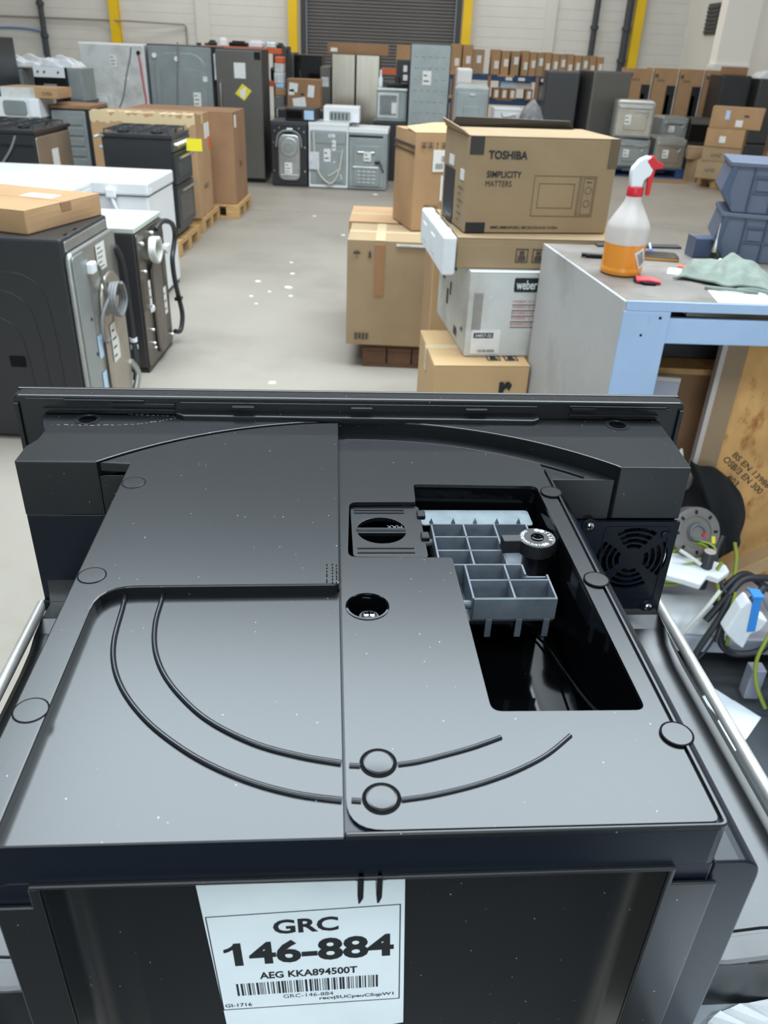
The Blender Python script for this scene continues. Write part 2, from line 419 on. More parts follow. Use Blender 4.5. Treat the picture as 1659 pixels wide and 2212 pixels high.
# steel columns, pilasters, pipes
n = 0
for x0, x1, mt, d in ((-7.51, -7.27, 'yellow', .16), (-2.96, -2.74, 'yellow', .2), (1.44, 1.66, 'yellow', .2), (5.74, 5.97, 'yellow', .16), (-5.33, -4.99, 'wallpaint', .06), (3.53, 3.80, 'wallpaint', .06)):
    n += 1
    if mt == 'yellow':
        mb = MB(); mb.box(x0, YF - d, 0, x1, YF - d + .02, ZC); mb.box((x0 + x1) / 2 - .01, YF - d + .02, 0, (x0 + x1) / 2 + .01, YF - .02, ZC); mb.box(x0, YF - .02, 0, x1, YF, ZC)
    else: mb = MB().box(x0, YF - d, 0, x1, YF, ZC)
    struct('trim_%d' % n, mb, mt)
for x, r, zb in ((4.77, .075, .6), (5.58, .09, .6), (-9.24, .07, .6)):
    n += 1; mb = MB(); mb.tube([(x, YF - .14, zb), (x, YF - .14, ZC)], r, 12)
    o = struct('trim_%d' % n, mb, 'pipe_dark', smooth=40)
    for z in (1.6, 2.3, 3.4):
        MB().lathe([(r + .03, 0), (r + .03, .08)], 12, (x, YF - .14, z)).obj('pipe_bracket', 'pipe_dark', o, smooth=40)
n += 1; mb = MB(); mb.tube([(XL, YF - .05, 2.03), (-7.8, YF - .05, 2.04), (-7.0, YF - .24, 2.04), (-5.64, YF - .05, 2.02), (-5.60, YF - .05, 1.98), (-5.60, YF - .05, 1.2)], .022, 8); struct('trim_%d' % n, mb, 'pipe_grey', smooth=40)
n += 1; mb = MB(); mb.tube(spline([(XL, YF - .08, 1.74), (-10, YF - .08, 1.78), (-9.4, YF - .1, 1.73), (-9.33, YF - .1, 1.62), (-9.34, YF - .1, 1.2)]), .025, 8); struct('trim_%d' % n, mb, 'cable_blue', smooth=40)
# louvre on the right wall and the overhanging white office box
v = thing('wall_vent', 'dark grey louvred vent high on the right wall', 'vent', (XR, 21.75, 2.25))
MB().box(-.04, -.45, 0, -.002, .45, .62).obj('frame', 'charcoal', v, bevel=.005)
for k in range(7): MB().box(-.07, -.41, .04 + k * .08, -.03, .41, .075 + k * .08).obj('slat', 'charcoal', v)
mb = MB(); mb.box(6.42, 19.0, 1.66, XR + .2, 19.4, ZC); ob = struct('wall_office', mb, 'office_white')
MB().box(6.38, 18.95, 1.60, XR, 19.4, 1.665).obj('bottom_trim', 'white_enamel', ob)

# ------------------------------------------------------------------ the bean-to-cup machine (u across, w away from the camera, h above the lid, all in mm)
YAW = R(4.69); LID = 1.415; BASE = 205
mach = thing('coffee_machine', 'black built-in coffee machine seen from behind with an open bean hopper', 'coffee machine',
             (0.00884, 0.22497, LID - BASE / 1000), YAW)
def T3(u, w, h): return (u / 1000, w / 1000, (h + BASE) / 1000)
def S(p, h):  # re-project a point measured at lid height to a level h below/above it
    k = (285 - h) / 285.0; return ((p[0] + 27.2) * k - 27.2, (p[1] + 223.5) * k - 223.5)
class MM(MB):
    def obj(self, *a, **k):
        self.v = [T3(*p) for p in self.v]; return MB.obj(self, *a, **k)
RA, CW = 297.0, 127.0   # turntable arc radius and centre
def arc(a0, a1, n, r=RA): return [(r * math.sin(R(a0 + (a1 - a0) * k / n)), CW + r * math.cos(R(a0 + (a1 - a0) * k / n))) for k in range(n + 1)]
# front frame (its glass front looks away)
mb = MM(); mb.poly(rrect(-297.5, -203, 297.5, 16.5, 5), 0, 16, m=Matrix(((1, 0, 0, 0), (0, 0, -1, 450), (0, 1, 0, 0), (0, 0, 0, 1)))); mb.obj('front_frame', 'plastic', mach, bevel=.0018)
MM().box(-297.5, 450.2, -203, 297.5, 454, 16.6).obj('front_glass', 'glass_dark', mach, bevel=.0008)
for u0, u1, h0, h1, w0, w1 in ((-286, -254, 12.5, 14, 431, 434), (-254, -186, 12, 13.5, 429, 434), (-215, -160, 7.5, 10.5, 428, 434), (-155, 160, 7, 12.5, 427, 434), (192, 214, 8, 11, 428, 434), (190, 280, 11.3, 12.8, 430, 434), (250, 284, 9.5, 11, 429, 434), (-272, -160, 4.5, 6, 424, 434), (190, 273, 4, 5.5, 424, 434)):
    MM().box(u0, 434 - (434 - w0) * .4, h0, u1, w1, h1).obj('moulded_rib', 'plastic', mach, bevel=.0003)
for u0 in (-110, -7, 95): MM().box(u0, 425.5, 9.5, u0 + 19, 430, 11.2).obj('clip_tab', 'plastic_rib', mach, bevel=.0003)
for s in (-1, 1): MM().box(s * 294 - 2, 431, -200, s * 294 + 2, 434, 10).obj('frame_flange', 'plastic', mach, bevel=.0006)
# hinge cover strip on the rear of the frame
hc = [(-159, 428), (-152, 423), (156, 420), (162, 425), (162, 436), (-159, 436)]
MM().poly(hc, -2, 4).obj('hinge_cover', 'plastic', mach, bevel=.001)
# front housing with the shoulder and its arc cut-out
a0 = math.degrees(math.asin(206 / RA))
left = [(-273, 432), (-271, 421), (-266, 406), (-262, 398), (-262.5, 381), (-267.5, 368), (-267.5, 341)]
out = left + [(-207, 341)] + arc(-a0, a0, 40) + [(209, 337), (267.5, 337), (275, 432)]
MM().poly(out, -48, 0).obj('shoulder', 'plastic', mach, bevel=.0012)
MM().poly([(-273, 432), (-271, 421), (-265.5, 404), (-264.5, 381), (-267.5, 366), (-267.5, 342), (266.5, 342), (273, 432)], -205, -48.3).obj('front_housing', 'plastic_navy', mach, bevel=.001)
# lower shelf inside the arc, with its two concentric ridges
fl_ = [(-207, 341.5)] + arc(-a0, a0, 40, RA - .4) + [(206, 338), (120, 338), (120, 332), (-120, 332), (-120, 341.5)]
MM().poly(fl_, -49, -12).obj('arc_shelf', 'plastic', mach, bevel=.0006)
for r_ in (281, 262):
    pts = [(x, y, -11.5) for x, y in arc(-2.5, 44 if r_ > 270 else 40, 36, r_) if y > 339]
    MM().tube(pts, 1.3, 6).obj('arc_ridge', 'plastic', mach, smooth=60)
for s, w in ((-1, 438.3), (1, 433.6)):
    c = MM(); c.lathe([(11, 0.1), (11, .5), (8.5, .6), (7.5, -3), (7.5, -3.2)], 28, (s * 232.5, min(w, 421), 0)); c.obj('locating_hole', 'plastic_rib', mach, smooth=30)
    MM().lathe([(7.3, .2), (7.3, .3)], 24, (s * 232.5, min(w, 421), 0)).obj('hole_floor', 'plastic_gloss', mach)
# body under the lid
lid_out = roundpoly([(-180, 0), (150, 0), (150, 338), (-180, 338)], [4, 4, 0, 0])
hp = [(-179 + 27, 30), (129, 30), (129, 300), (-152, 300)]
def up7(p): return S(p, -7)
# opening outline, right to left
op = [(37.7, 306), (131.5, 304), (134, 69.3 - 3.5), (55, 66.5), (53.8, 205.5), (-14, 206.2), (-11.5, 278), (36.6, 278.4)]
op7 = [up7(p) for p in op]; opr = roundpoly(op7, [4, 5, 6, 6, 2, 7, 6, 2], 5)
def scale_poly(p, d):
    """inset/outset a polygon by d (vertex normals)"""
    n_ = len(p); area2 = sum(p[i][0] * p[(i + 1) % n_][1] - p[(i + 1) % n_][0] * p[i][1] for i in range(n_)); sg = 1 if area2 > 0 else -1; o_ = []
    for i in range(n_):
        a, b, c = Vector(p[i - 1]), Vector(p[i]), Vector(p[(i + 1) % n_])
        e1 = (b - a); e2 = (c - b)
        n1 = Vector((e1.y, -e1.x)).normalized() if e1.length > 1e-7 else Vector((0, 0)); n2 = Vector((e2.y, -e2.x)).normalized() if e2.length > 1e-7 else n1
        nn = (n1 + n2); nn = nn / max(nn.length_squared / 2, .5) if nn.length > 1e-6 else n1
        o_.append((b.x + sg * nn.x * d, b.y + sg * nn.y * d))
    return o_
SEAM = -19.0
# rear band / lid base (slab carrying covers), hopper opening cut through
base_out = [(-180, 0.5), (150.5, 0.5), (150.5, 338), (-180, 338)]
MM().poly(roundpoly(base_out, [5, 5, 0, 0]), -31, -8.2, holes=[scale_poly(opr, 3), circ(*up7((-3.6, 153.5)), 12.2, 36)]).obj('lid_base', 'plastic_navy', mach, bevel=.0022)
# left fixed cover: upper plate + left rim in one piece, with the sunken tray beside it
up = [(-180, 1.0)] + [(-180, 338.6), (-204, 340.9)] + [p for p in arc(-a0 + .6, -3.6, 24, RA - 3.2)] + [(SEAM - .6, 176), (-148, 176)]
inner = [(-162.5, 158), (-162.5, 1.0)]
plate = [(-180, 0.6), (-180, 338.2)] + [(-203, 340.2)] + arc(-a0 + .9, -3.5, 26, RA - 3.4) + roundpoly([(SEAM - .5, 423), (SEAM - .5, 177), (-163, 175.5), (-163, 100)], [0, 4, 22, 0], 6)[1:-1] + [(-163, 0.6)]
MM().poly(plate, -8, 0).obj('upper_cover', 'plastic', mach, bevel=.0012)
tray = [up7(p) for p in [(-163.2, -.8), (SEAM - .3, -.8)]]
MM().poly([(-164, 0.6), (SEAM - .4, 0.6), (SEAM - .4, 183), (-164, 183)], -8.2, -7).obj('tray', 'plastic', mach, bevel=.0006)
UW, WW = up7((-3.6, 153.5))
# right service cover with opening
tb = [tuple(p) for p in roundpoly([(SEAM + .3, 4.2), (148.0, 4.2), (148.0, 338)], [16, 3, 0], 6)][0:]
sc = roundpoly([(SEAM + .4, 4.0), (147.6, 4.0)], 0)
svc = roundpoly([(SEAM + .4, 390), (SEAM + .4, 3.8), (147.4, 3.8), (147.4, 356)], [0, 17, 4, 0], 7)[1:]
svc = svc + [(x, y) for x, y in arc(32.5, -3.92, 24, 272.0)]
MM().poly(svc, -9.5, -6.4, holes=[opr, circ(UW, WW, 11.8, 36)]).obj('service_cover', 'plastic', mach, bevel=.0012)
MM().poly([(146.8, 0.6), (150.5, 0.6), (150.5, 352), (146.8, 358)], -9, -5.4).obj('side_rim', 'plastic', mach, bevel=.0008) if False else None
rim = roundpoly([(SEAM - .5, 0.6), (150.6, 0.6), (150.6, 345), (148.6, 345), (148.6, 2.6), (SEAM - .5, 2.6)], [0, 4, 0, 0, 3, 0])
MM().poly(rim, -9, -5.2).obj('edge_rim', 'plastic', mach, bevel=.0007)
for u, w, h in ((-170.3, 307, .1), (-170.5, 187, .1), (-171.0, 72.5, .1)):
    MM().lathe([(8.0, -.3), (8.0, .14), (7.8, .22), (0.1, .24)], 32, (u, w, h)).obj('screw_cap', 'plastic', mach, smooth=12)
    MM().lathe([(8.7, .02), (8.7, .12), (8.05, .12)], 32, (u, w, h)).obj('cap_ring', 'ring_black', mach)
for u, w in ((140.5, 293), (141.6, 179), (143.0, 48.5)):
    u, w = up7((u, w))
    MM().lathe([(7.6, -7), (7.6, -5.3), (7.3, -5.12), (0.1, -5.1)], 32, (u, w, 0)).obj('screw_cap', 'plastic', mach, smooth=12)
    MM().lathe([(8.4, -6.35), (8.4, -5.18), (7.65, -5.18)], 32, (u, w, 0)).obj('cap_ring', 'ring_black', mach)
# concentric ribs on tray and cover
g1 = [(-125, 172), (-124.1, 160), (-123.8, 140), (-120, 118), (-112, 98), (-100, 80), (-84, 63), (-62, 48.5), (-40, 40), (-20.6, 35.2)]
g2 = [(-146.5, 172), (-145, 155), (-143.2, 125), (-138, 103), (-128.3, 83), (-114, 64), (-97.5, 48.3), (-80, 35.5), (-60, 25), (-40, 18), (-20.6, 14.3)]
for g in (g1, g2):
    pts = [(p.x, p.y, -6.6) for p in spline([(*up7(q), 0) for q in g], 6)]
    MM().tube(pts, 1.5, 8).obj('curved_rib', 'plastic_rib', mach, smooth=70)
for g in ([(-17, 33.4), (-12, 33)], [(-16.4, 13.8), (-12.2, 13.3)], [(5.4, 33.3), (15, 34.8), (27.6, 38.4), (42, 43), (56.3, 48.9)], [(5.4, 13.4), (18, 15.2), (33.5, 18.9), (47, 23.2), (60.7, 28.9), (76, 37.5), (90.4, 49.3)]):
    pts = [(p.x, p.y, -6.2) for p in spline([(*up7(q), 0) for q in g], 5)]
    MM().tube(pts, 1.25, 8).obj('curved_rib', 'plastic_rib', mach, smooth=70)
for u, w in ((-3.6, 34.7), (-3.2, 14.6)):
    u, w = up7((u, w))
    MM().lathe([(8.9, -6.35), (8.9, -6.2), (7.6, -6.2)], 36, (u, w, 0)).obj('button_ring', 'ring_black', mach)
    MM().lathe([(7.4, -8), (7.4, -6.0), (7.0, -5.5), (6.2, -5.3), (4, -5.45), (2, -5.55), (0.1, -5.58)], 36, (u, w, 0)).obj('button', 'plastic', mach, smooth=12)
# recessed screw in the cover
u, w = up7((-3.6, 153.5))
MM().lathe([(13.2, -6.3), (13.2, -5.9), (12.0, -5.7), (11.7, -6.3), (10.8, -24)], 40, (u, w, 0), cap=False).obj('screw_well', 'plastic_gloss', mach, smooth=40)
MM().lathe([(12.5, -26), (12.5, -23.5), (0.1, -23.5)], 36, (u, w, 0)).obj('well_floor', 'plastic_gloss', mach)
def screw(u, w, h, r, axis='z'):
    m_ = MM(); m_.lathe([(r, 0), (r, r * .25), (r * .7, r * .5), (0.05, r * .55)], 20)
    c_ = MM(); c_.box(-r * .6, -r * .11, r * .5, r * .6, r * .11, r * .62); c_.box(-r * .11, -r * .6, r * .5, r * .11, r * .6, r * .62)
    for b_ in (m_, c_):
        b_.v = [(u + x, w - z, h + y) if axis == 'y' else (u + x, w + y, h + z) for x, y, z in b_.v]
    so = m_.obj('screw', 'chrome', mach, smooth=40); c_.obj('cross_slot', 'plastic_gloss', so)
MM().lathe([(6, -23.5), (6, -12), (.1, -12)], 24, (u + 1, w - 2.5, 0)).obj('screw_boss', 'plastic_black', mach, smooth=40); screw(u + 1, w - 2.5, -12, 4.6)
# hopper cavity
cav = scale_poly(opr, 1.0); 
mb = MM(); n_ = len(cav); low = scale_poly(opr, -1.5)
mb.add([(x, y, -6.8) for x, y in cav] + [(x, y, -9) for x, y in opr] + [(x, y, -86) for x, y in low], [(i, (i + 1) % n_, (i + 1) % n_ + n_, i + n_) for i in range(n_)] + [(i + n_, (i + 1) % n_ + n_, (i + 1) % n_ + 2 * n_, i + 2 * n_) for i in range(n_)])
mb.obj('hopper_wall', 'plastic_gloss', mach, smooth=35)
MM().poly(scale_poly(op7, 4), -88, -79).obj('hopper_floor', 'plastic_gloss', mach)
cr = [(p.x, p.y, p.z) for p in spline([(112, 240, -78), (126, 212, -76), (131, 180, -72), (134, 140, -62), (135, 105, -46), (135, 84, -30)], 6)]
MM().tube(cr, .9, 6).obj('moulding_line', 'plastic_black', mach, smooth=60)
def gb(u0, w0, h0, u1, w1, h1, nm, mt='plastic_grey', bv=.0004):
    return MM().box(u0, w0, h0, u1, w1, h1).obj(nm, mt, mach, bevel=bv)
# metal strip behind the grate, ledge above it
MM().poly(rrect(42.5, 284.5, 128.5, 307, 3), -24, -22.4).obj('metal_strip', 'zinc_dull', mach, bevel=.0008)
# ribbed plastic grate: cross walls and long walls
gt, gd = -20, -38
rows = [282, 264, 246, 228, 209.5, 189]
for i, w in enumerate(rows):
    u0 = 50 if i < 3 else (57 if i == 3 else 67.3)
    u1 = 121.5 if i in (0, 4, 5) else (97 if i in (1, 2) else 107)
    gb(u0, w - .8, gd, u1, w + .8, gt, 'grate_wall')
for u, w1, w0 in ((50, 282, 228), (73.9, 282, 228), (97.2, 282, 228), (121.5, 282, 262), (67.3, 228, 189), (94.6, 228, 189), (121.8, 216, 189), (57.5, 228, 205)):
    gb(u - .8, w0, gd, u + .8, w1, gt, 'grate_wall')
gb(106, 215, gd, 122, 216.6, gt - 2, 'grate_wall'); gb(106.2, 216, gd, 107.8, 228, gt, 'grate_wall')
gb(50, 189, gd - 1, 122, 282, gd, 'grate_floor')
gb(67.3, 187.6, -36.5, 122.4, 189.4, gt, 'grate_face')
for u in (78.7, 98.9, 117.4): gb(u - 2.1, 187.4, -51, u + 2.1, 189, -36, 'grate_leg')
for u in (50, 66.5, 83, 99.5, 116): MM().poly([(u - 1.6, gt), (u + 1.6, gt), (u, gt + 4)], 282, 284, m=Matrix(((1, 0, 0, 0), (0, 0, 1, 0), (0, 1, 0, 0), (0, 0, 0, 1)))).obj('grate_pip', 'plastic_grey', mach)
for w in (268, 193): MM().tube([(38 if w > 200 else 54, w, -28), (50 if w > 200 else 67, w, -28)], 3, 12).obj('pivot_pin', 'plastic_grey', mach, smooth=50)
# grinding knob
kc = (120.5, 246.0)
kn = MM(); ring_o = []
th = math.degrees(math.asin(4.2 / 13.2))
kp = [(kc[0] + 13.2 * math.cos(R(180 - th - t)), kc[1] + 13.2 * math.sin(R(180 - th - t))) for t in [i * (360 - 2 * th) / 36 for i in range(37)]]
kp += [(96, kc[1] - 4.6), (95.4, kc[1] + 4.0)]
kn.poly(kp, -20, -9.5); kn.obj('grind_knob', 'knob_black', mach, bevel=.0007)
MM().lathe([(10, -62), (10, -20)], 24, (kc[0] + 2, kc[1] + 2, 0)).obj('knob_stem', 'plastic_black', mach, smooth=40)
MM().lathe([(4.6, -9.4), (4.6, -8.6), (3.6, -8.4), (3, -9.2), (0.1, -9.2)], 24, (*kc, 0)).obj('knob_hub', 'plastic_gloss', mach, smooth=40)
pr = MM()
def arcword(s, r, a_start, step, sz, flip=1):
    for i, ch in enumerate(s):
        if ch == ' ': continue
        a = R(a_start - flip * step * i)
        m_ = Matrix.Translation((kc[0] + r * math.cos(a), kc[1] + r * math.sin(a), -9.35)) @ Matrix.Rotation(a - flip * PI / 2, 4, 'Z')
        text(pr, ch, m_, -sz * .33, -sz / 2, sz * .66, sz, .02)
arcword('GRINDING', 10.6, 208, 11.5, 2.4); arcword('ADJUSTMENT', 10.2, 203, -11, 2.4, 1) if False else arcword('ADJUSTMENT', 10.4, 212, 10.5, 2.3, -1)
arcword('7531', 9.6, 38, 19, 2.6)
for k in range(9):
    a = R(34 - k * 9); m_ = Matrix.Translation((kc[0] + 11.9 * math.cos(a), kc[1] + 11.9 * math.sin(a), -9.35)) @ Matrix.Rotation(a, 4, 'Z'); pr.box(-.7, -.18, 0, .7, .18, .08, m_)
for a, r_ in ((80, 1.9), (58, 1.9), (-62, 1.2), (-75, 1.2)):
    pr.poly(circ(kc[0] + 9.6 * math.cos(R(a)), kc[1] + 9.6 * math.sin(R(a)), r_, 12), -9.35, -9.25)
pr.obj('knob_print', 'white_print', mach)
# ground-coffee chute lid (slotted plate)
pl = roundpoly([(-10.5, 289.5), (40.5, 291), (40.8, 221.5), (-10, 222.5)], 4)
co = (11, 256.6)
def halfmoon(s):
    pts = []
    for k in range(13):
        a = R(12 + k * 13); pts.append((co[0] + 17.5 * math.cos(a), co[1] + s * 17.5 * math.sin(a)))
    return pts
MM().poly(pl, -13, -10, holes=[halfmoon(1), halfmoon(-1)]).obj('chute_lid', 'plastic_black', mach, bevel=.0006)
MM().poly(scale_poly(pl, -2), -40, -30).obj('chute_floor', 'plastic_gloss', mach)
for w, a, b in ((284.5, -8, 29), (280.5, -8, 29), (233, -7, 32), (227.5, -7, 32)): MM().box(a, w - .7, -10.1, b, w + .7, -9.5).obj('lid_rib', 'plastic_rib', mach)
MM().box(-7, co[1] - 1.3, -9.9, 28, co[1] + 1.0, -9.3).obj('lid_bar', 'plastic_rib', mach, bevel=.0003)
for w in (277, 247): MM().box(38, w - 4, -11.5, 44, w + 4, -7.5).obj('lid_hinge', 'plastic_black', mach, bevel=.0008)
mk = MM(); text(mk, 'MAX', Matrix.Rotation(PI, 4, 'Z'), -(26), -(co[1] + 6.3), 11, 4, 0); mk.v = [(x, y, -9.85) for x, y, z in mk.v]; mk.obj('max_mark', 'plastic_grey', mach)
# fan grille on the right of the front housing
FM = Matrix(((1, 0, 0, 0), (0, 0, -1, 337.8), (0, 1, 0, 0), (0, 0, 0, 1)))
fc = (233.5, -86.5); holes = []
for r_ in (13, 18.5, 24, 29.5):
    for q in range(4):
        sp = 34 if r_ > 15 else 28
        if r_ > 30 and q == 2: sp = 30
        a = [(q * 90 - sp + k * 2 * sp / 9) for k in range(10)]
        hole = [(fc[0] + (r_ + 1.9) * math.cos(R(t)), fc[1] + (r_ + 1.9) * math.sin(R(t))) for t in a] + [(fc[0] + (r_ - 1.9) * math.cos(R(t)), fc[1] + (r_ - 1.9) * math.sin(R(t))) for t in reversed(a)]
        holes.append(hole)
fp = [(178, -49.5), (268.5, -49.5), (268.5, -146), (178, -146)]
MM().poly(fp, 0, 3.2, holes=holes, m=FM).obj('fan_grille', 'plastic_navy', mach, bevel=.0006)
MM().box(180, 341.2, -145, 266, 342.2, -50).obj('fan_recess', 'plastic_gloss', mach)
MM().poly(circ(*fc, 10, 24), 0, 1.2, m=FM @ Matrix.Translation((0, 0, -2.6))).obj('fan_hub', 'plastic_black', mach)
for k in range(7):
    a = k * 360 / 7; bl = [(fc[0] + 10 * math.cos(R(a)), fc[1] + 10 * math.sin(R(a))), (fc[0] + 31 * math.cos(R(a + 8)), fc[1] + 31 * math.sin(R(a + 8))), (fc[0] + 31 * math.cos(R(a + 30)), fc[1] + 31 * math.sin(R(a + 30))), (fc[0] + 10 * math.cos(R(a + 24)), fc[1] + 10 * math.sin(R(a + 24)))]
    MM().poly(bl, -3, -2, m=FM).obj('fan_blade', 'plastic_black', mach)
for x0, y0, x1, y1 in ((205, -50.5, 262, -49.9), (262, -62, 266, -61.3), (258, -126, 266, -125.3), (210, -138, 255, -137.4), (196, -139, 224, -138.4)):
    MM().box(x0, 335, y0, x1, 338.5, y1).obj('panel_line', 'plastic_rib', mach)
fr_ = rrect(205, -131, 262, -54, 4); MM().poly(fr_, 3.2, 3.8, holes=[scale_poly(fr_, -1)], m=FM).obj('raised_border', 'plastic_navy', mach)
for u, h in ((191, -53), (258, -137)): MM().poly(circ(u, h, 6.4, 20), 3.2, 4.0, m=FM).obj('screw_boss', 'plastic_navy', mach, bevel=.0004); screw(u, 333.6, h, 3.5, 'y')
MM().poly(circ(258, -62, 3.6, 20), 3.2, 5, m=FM).obj('button_boss', 'plastic_navy', mach, bevel=.001)
# left rear wall details
gb(-196, 339.5, -100, -176, 342, -62, 'small_hatch', 'plastic_navy'); screw(-259, 341, -137.5, 4.0, 'y')
gb(-267.5, 338.5, -146, -200, 342, -131, 'lower_lip', 'plastic_navy', .0008)
# side ledges of the lower body, curving up to the front housing
for s in (-1, 1):
    rings = []
    prof_w = [(342, -112), (341, -122), (338, -134), (332, -145), (322, -153), (306, -158), (280, -160), (200, -160), (120, -160), (49, -160), (48, -161.5), (46, -161.5), (45, -160), (32, -160), (30, -161), (29, -164), (29, -205)]
    cross = [(150, 0), (172, 0), (182, -2), (192, -3), (204, -4), (216, -2.5), (232, 0), (262, 0), (274, 0), (278, -2), (279.5, -6)] if s > 0 else [(150, 0), (176, 0), (200, -3), (230, 0), (262, 0), (270, 0), (274, -2), (275.5, -6)]
    mb = MM(); vs = []; nc = len(cross)
    for w, h in prof_w:
        k = 1 if -163 < h <= -150 else 0
        for u, dh in cross: vs.append((s * min(u, 262 + max(0, (-135 - h)) * .75), w, h + dh * (k if h > -165 else 0)))
    fs = [(i * nc + j, i * nc + j + 1, (i + 1) * nc + j + 1, (i + 1) * nc + j) if s > 0 else (i * nc + j + 1, i * nc + j, (i + 1) * nc + j, (i + 1) * nc + j + 1) for i in range(len(prof_w) - 1) for j in range(nc - 1)]
    # outer skirt
    b0 = len(vs)
    vs += [(s * (279.5 if s > 0 else 275.5), w, -205) for w, h in prof_w]
    fs += [((i + 1) * nc - 1, b0 + i, b0 + i + 1, (i + 2) * nc - 1) for i in range(len(prof_w) - 1)]
    mb.add(vs, fs); mb.obj('side_ledge', 'plastic', mach, smooth=20)
    # guide rod
    MM().tube([(s * 273.5, 350, -143), (s * 273.5, 343, -143), (s * 273.5, -60, -145)], 4.6, 16).obj('guide_rod', 'rod_steel', mach, smooth=50)
# rear housing: rounded shell with a dished back panel
shell = [(-172, -205)] + roundpoly([(-172, -60), (-172, -31.2), (172, -31.2), (172, -60)], [0, 24, 24, 0], 6)[1:-1] + [(172, -205)]
RM = Matrix(((1, 0, 0, 0), (0, 0, -1, 0), (0, 1, 0, 0), (0, 0, 0, 1)))   # x across, y up, z toward the camera
win = [(-151, -210), (-151, -33), (128.5, -33), (128.5, -210)]
def shell_part(x0, x1, y0, y1, nm, mt, w0=0, w1=338):
    MM().box(x0, w0, y0, x1, w1, y1).obj(nm, mt, mach, bevel=.0008)
mb = MM(); rs = shell[1:-1]
rr = [(-172, -205)] + roundpoly([(-172, -205), (-172, -31.4), (-150.5, -31.4), (-150.5, -205)], [0, 20, 0, 0], 6)[1:]
mb.poly(rr, -338, -1, m=RM); mb.obj('rear_shell', 'plastic_navy', mach, bevel=.001)
rr = roundpoly([(150, -205), (150, -31.6), (174, -31.6), (174, -205)], [0, 0, 21, 0], 7)
mb = MM(); mb.poly(rr, -338, -1.5, m=RM); mb.box(128.5, 1.5, -205, 150, 55, -31.6); mb.obj('rear_shell', 'plastic_navy', mach, bevel=.001)
MM().poly([(128.8, -205), (128.8, -32), (131.2, -32), (131.2, -43), (153, -43), (153, -205)], -1, 1.2, m=RM).obj('side_strip', 'plastic', mach, bevel=.0006)
MM().poly([(-151, -205), (-151, -33), (-155.5, -33), (-155.5, -46), (-172, -46), (-172, -205)], -1, 1.2, m=RM).obj('side_strip', 'plastic', mach, bevel=.0006)
MM().box(-155, -1.5, -33.4, 131, 8, -31.2).obj('top_lip', 'plastic', mach, bevel=.0006)
dish = []
for x0, d in ((-150.8, 1), (128.6, -1)):
    seg_ = [(x0, 0.5), (x0 + d * 2.0, 13), (x0 + d * 5, 21)] + [(x0 + d * (5 + 19 * math.sin(R(a))), 21 + 0.0 + 9 * (1 - math.cos(R(a))) * 0.0 + 9 * math.sin(R(a))) for a in (20, 40, 60, 80, 90)]
    dish += seg_ if d > 0 else seg_[::-1]
nd = len(dish); mb = MM(); mb.add([(x, w, -32) for x, w in dish] + [(x, w, -226) for x, w in dish], [(i, i + nd, i + nd + 1, i + 1) for i in range(nd - 1)]); mb.obj('back_panel', 'plastic', mach, smooth=60)
# two wiring hooks under the rear edge
for u, s in ((-12.0, -1), (-3.6, 1)):
    MM().poly([(u - 1.4, -31), (u + 1.4, -31), (u + 1.4, -46), (u + s * .2, -50), (u - .8, -50), (u - 1.4, -44)], -5, 1.5, m=RM).obj('cable_hook', 'plastic_black', mach, bevel=.0005)
MM().poly([(-19, -31), (5, -31), (-1, -34), (-14, -34)], -4, 1, m=RM).obj('hook_web', 'plastic_black', mach)
# scuffs: pale scratches on the left shoulder, dark rub marks by the cover step
mb = MM(); rs_ = random.Random(4)
for p0, p1 in (((-256, 410), (-223, 409)), ((-223, 409), (-190, 412)), ((-190, 412), (-170, 420)), ((-170, 420), (-152, 430)), ((-218, 436), (-186, 431)), ((-186, 431), (-160, 430))):
    for k in range(6):
        a = Vector(p0).lerp(Vector(p1), (k + rs_.uniform(.1, .4)) / 6); b = Vector(p0).lerp(Vector(p1), (k + rs_.uniform(.6, .95)) / 6); n = Vector((-(b - a).y, (b - a).x)).normalized() * rs_.uniform(.15, .5); a += n * rs_.uniform(-2, 2); b += n * rs_.uniform(-2, 2)
        mb.add([(*(a - n), .06), (*(b - n), .06), (*(b + n), .06), (*(a + n), .06)], [(0, 1, 2, 3)])
mb.obj('scratches', 'white_scuff', mach)['kind'] = 'stuff'
mb = MM()
for u in (-27.5, -24.0, -21.5):
    for k in range(7): w = 178.5 + k * 3.2 + rs_.uniform(-.8, .8); mb.poly([(u + .5 * math.cos(a), w + rs_.uniform(.8, 1.6) * math.sin(a)) for a in [R(t) for t in range(0, 360, 45)]], .02, .05)
mb.obj('rub_marks', 'ring_black', mach)['kind'] = 'stuff'
# stock label stuck on the back panel
LB = R(2.6); kf = 1.125
def lp(x, y): return ((x + 27.2) * kf - 27.2, (y - 285) * kf + 285)
LM = Matrix(((1, 0, 0, 0), (0, 0, -1, 29.2), (0, 1, 0, 0), (0, 0, 0, 1)))
pg = [lp(-85.2, -26), lp(7.4, -24), lp(13.0, -155), lp(-76.5, -175)]
lab = MM(); lab.poly(pg, 0, .3, m=LM); lab = lab.obj('stock_label', 'label_paper', mach)
q = [lp(-82.3, -59.2), lp(6.9, -54.1), lp(10.0, -132.3), lp(-78.8, -136.6)]
def bl(sx, sy):  # bilinear in the printed frame, sx right, sy down
    a = Vector(q[0]).lerp(Vector(q[1]), sx); b = Vector(q[3]).lerp(Vector(q[2]), sx); p = a.lerp(b, sy); return (p.x, p.y)
ink = MM()
def bquad(x0, y0, x1, y1): ink.add([(*bl(x0, y1), .42), (*bl(x1, y1), .42), (*bl(x1, y0), .42), (*bl(x0, y0), .42)], [(0, 1, 2, 3)], LM)
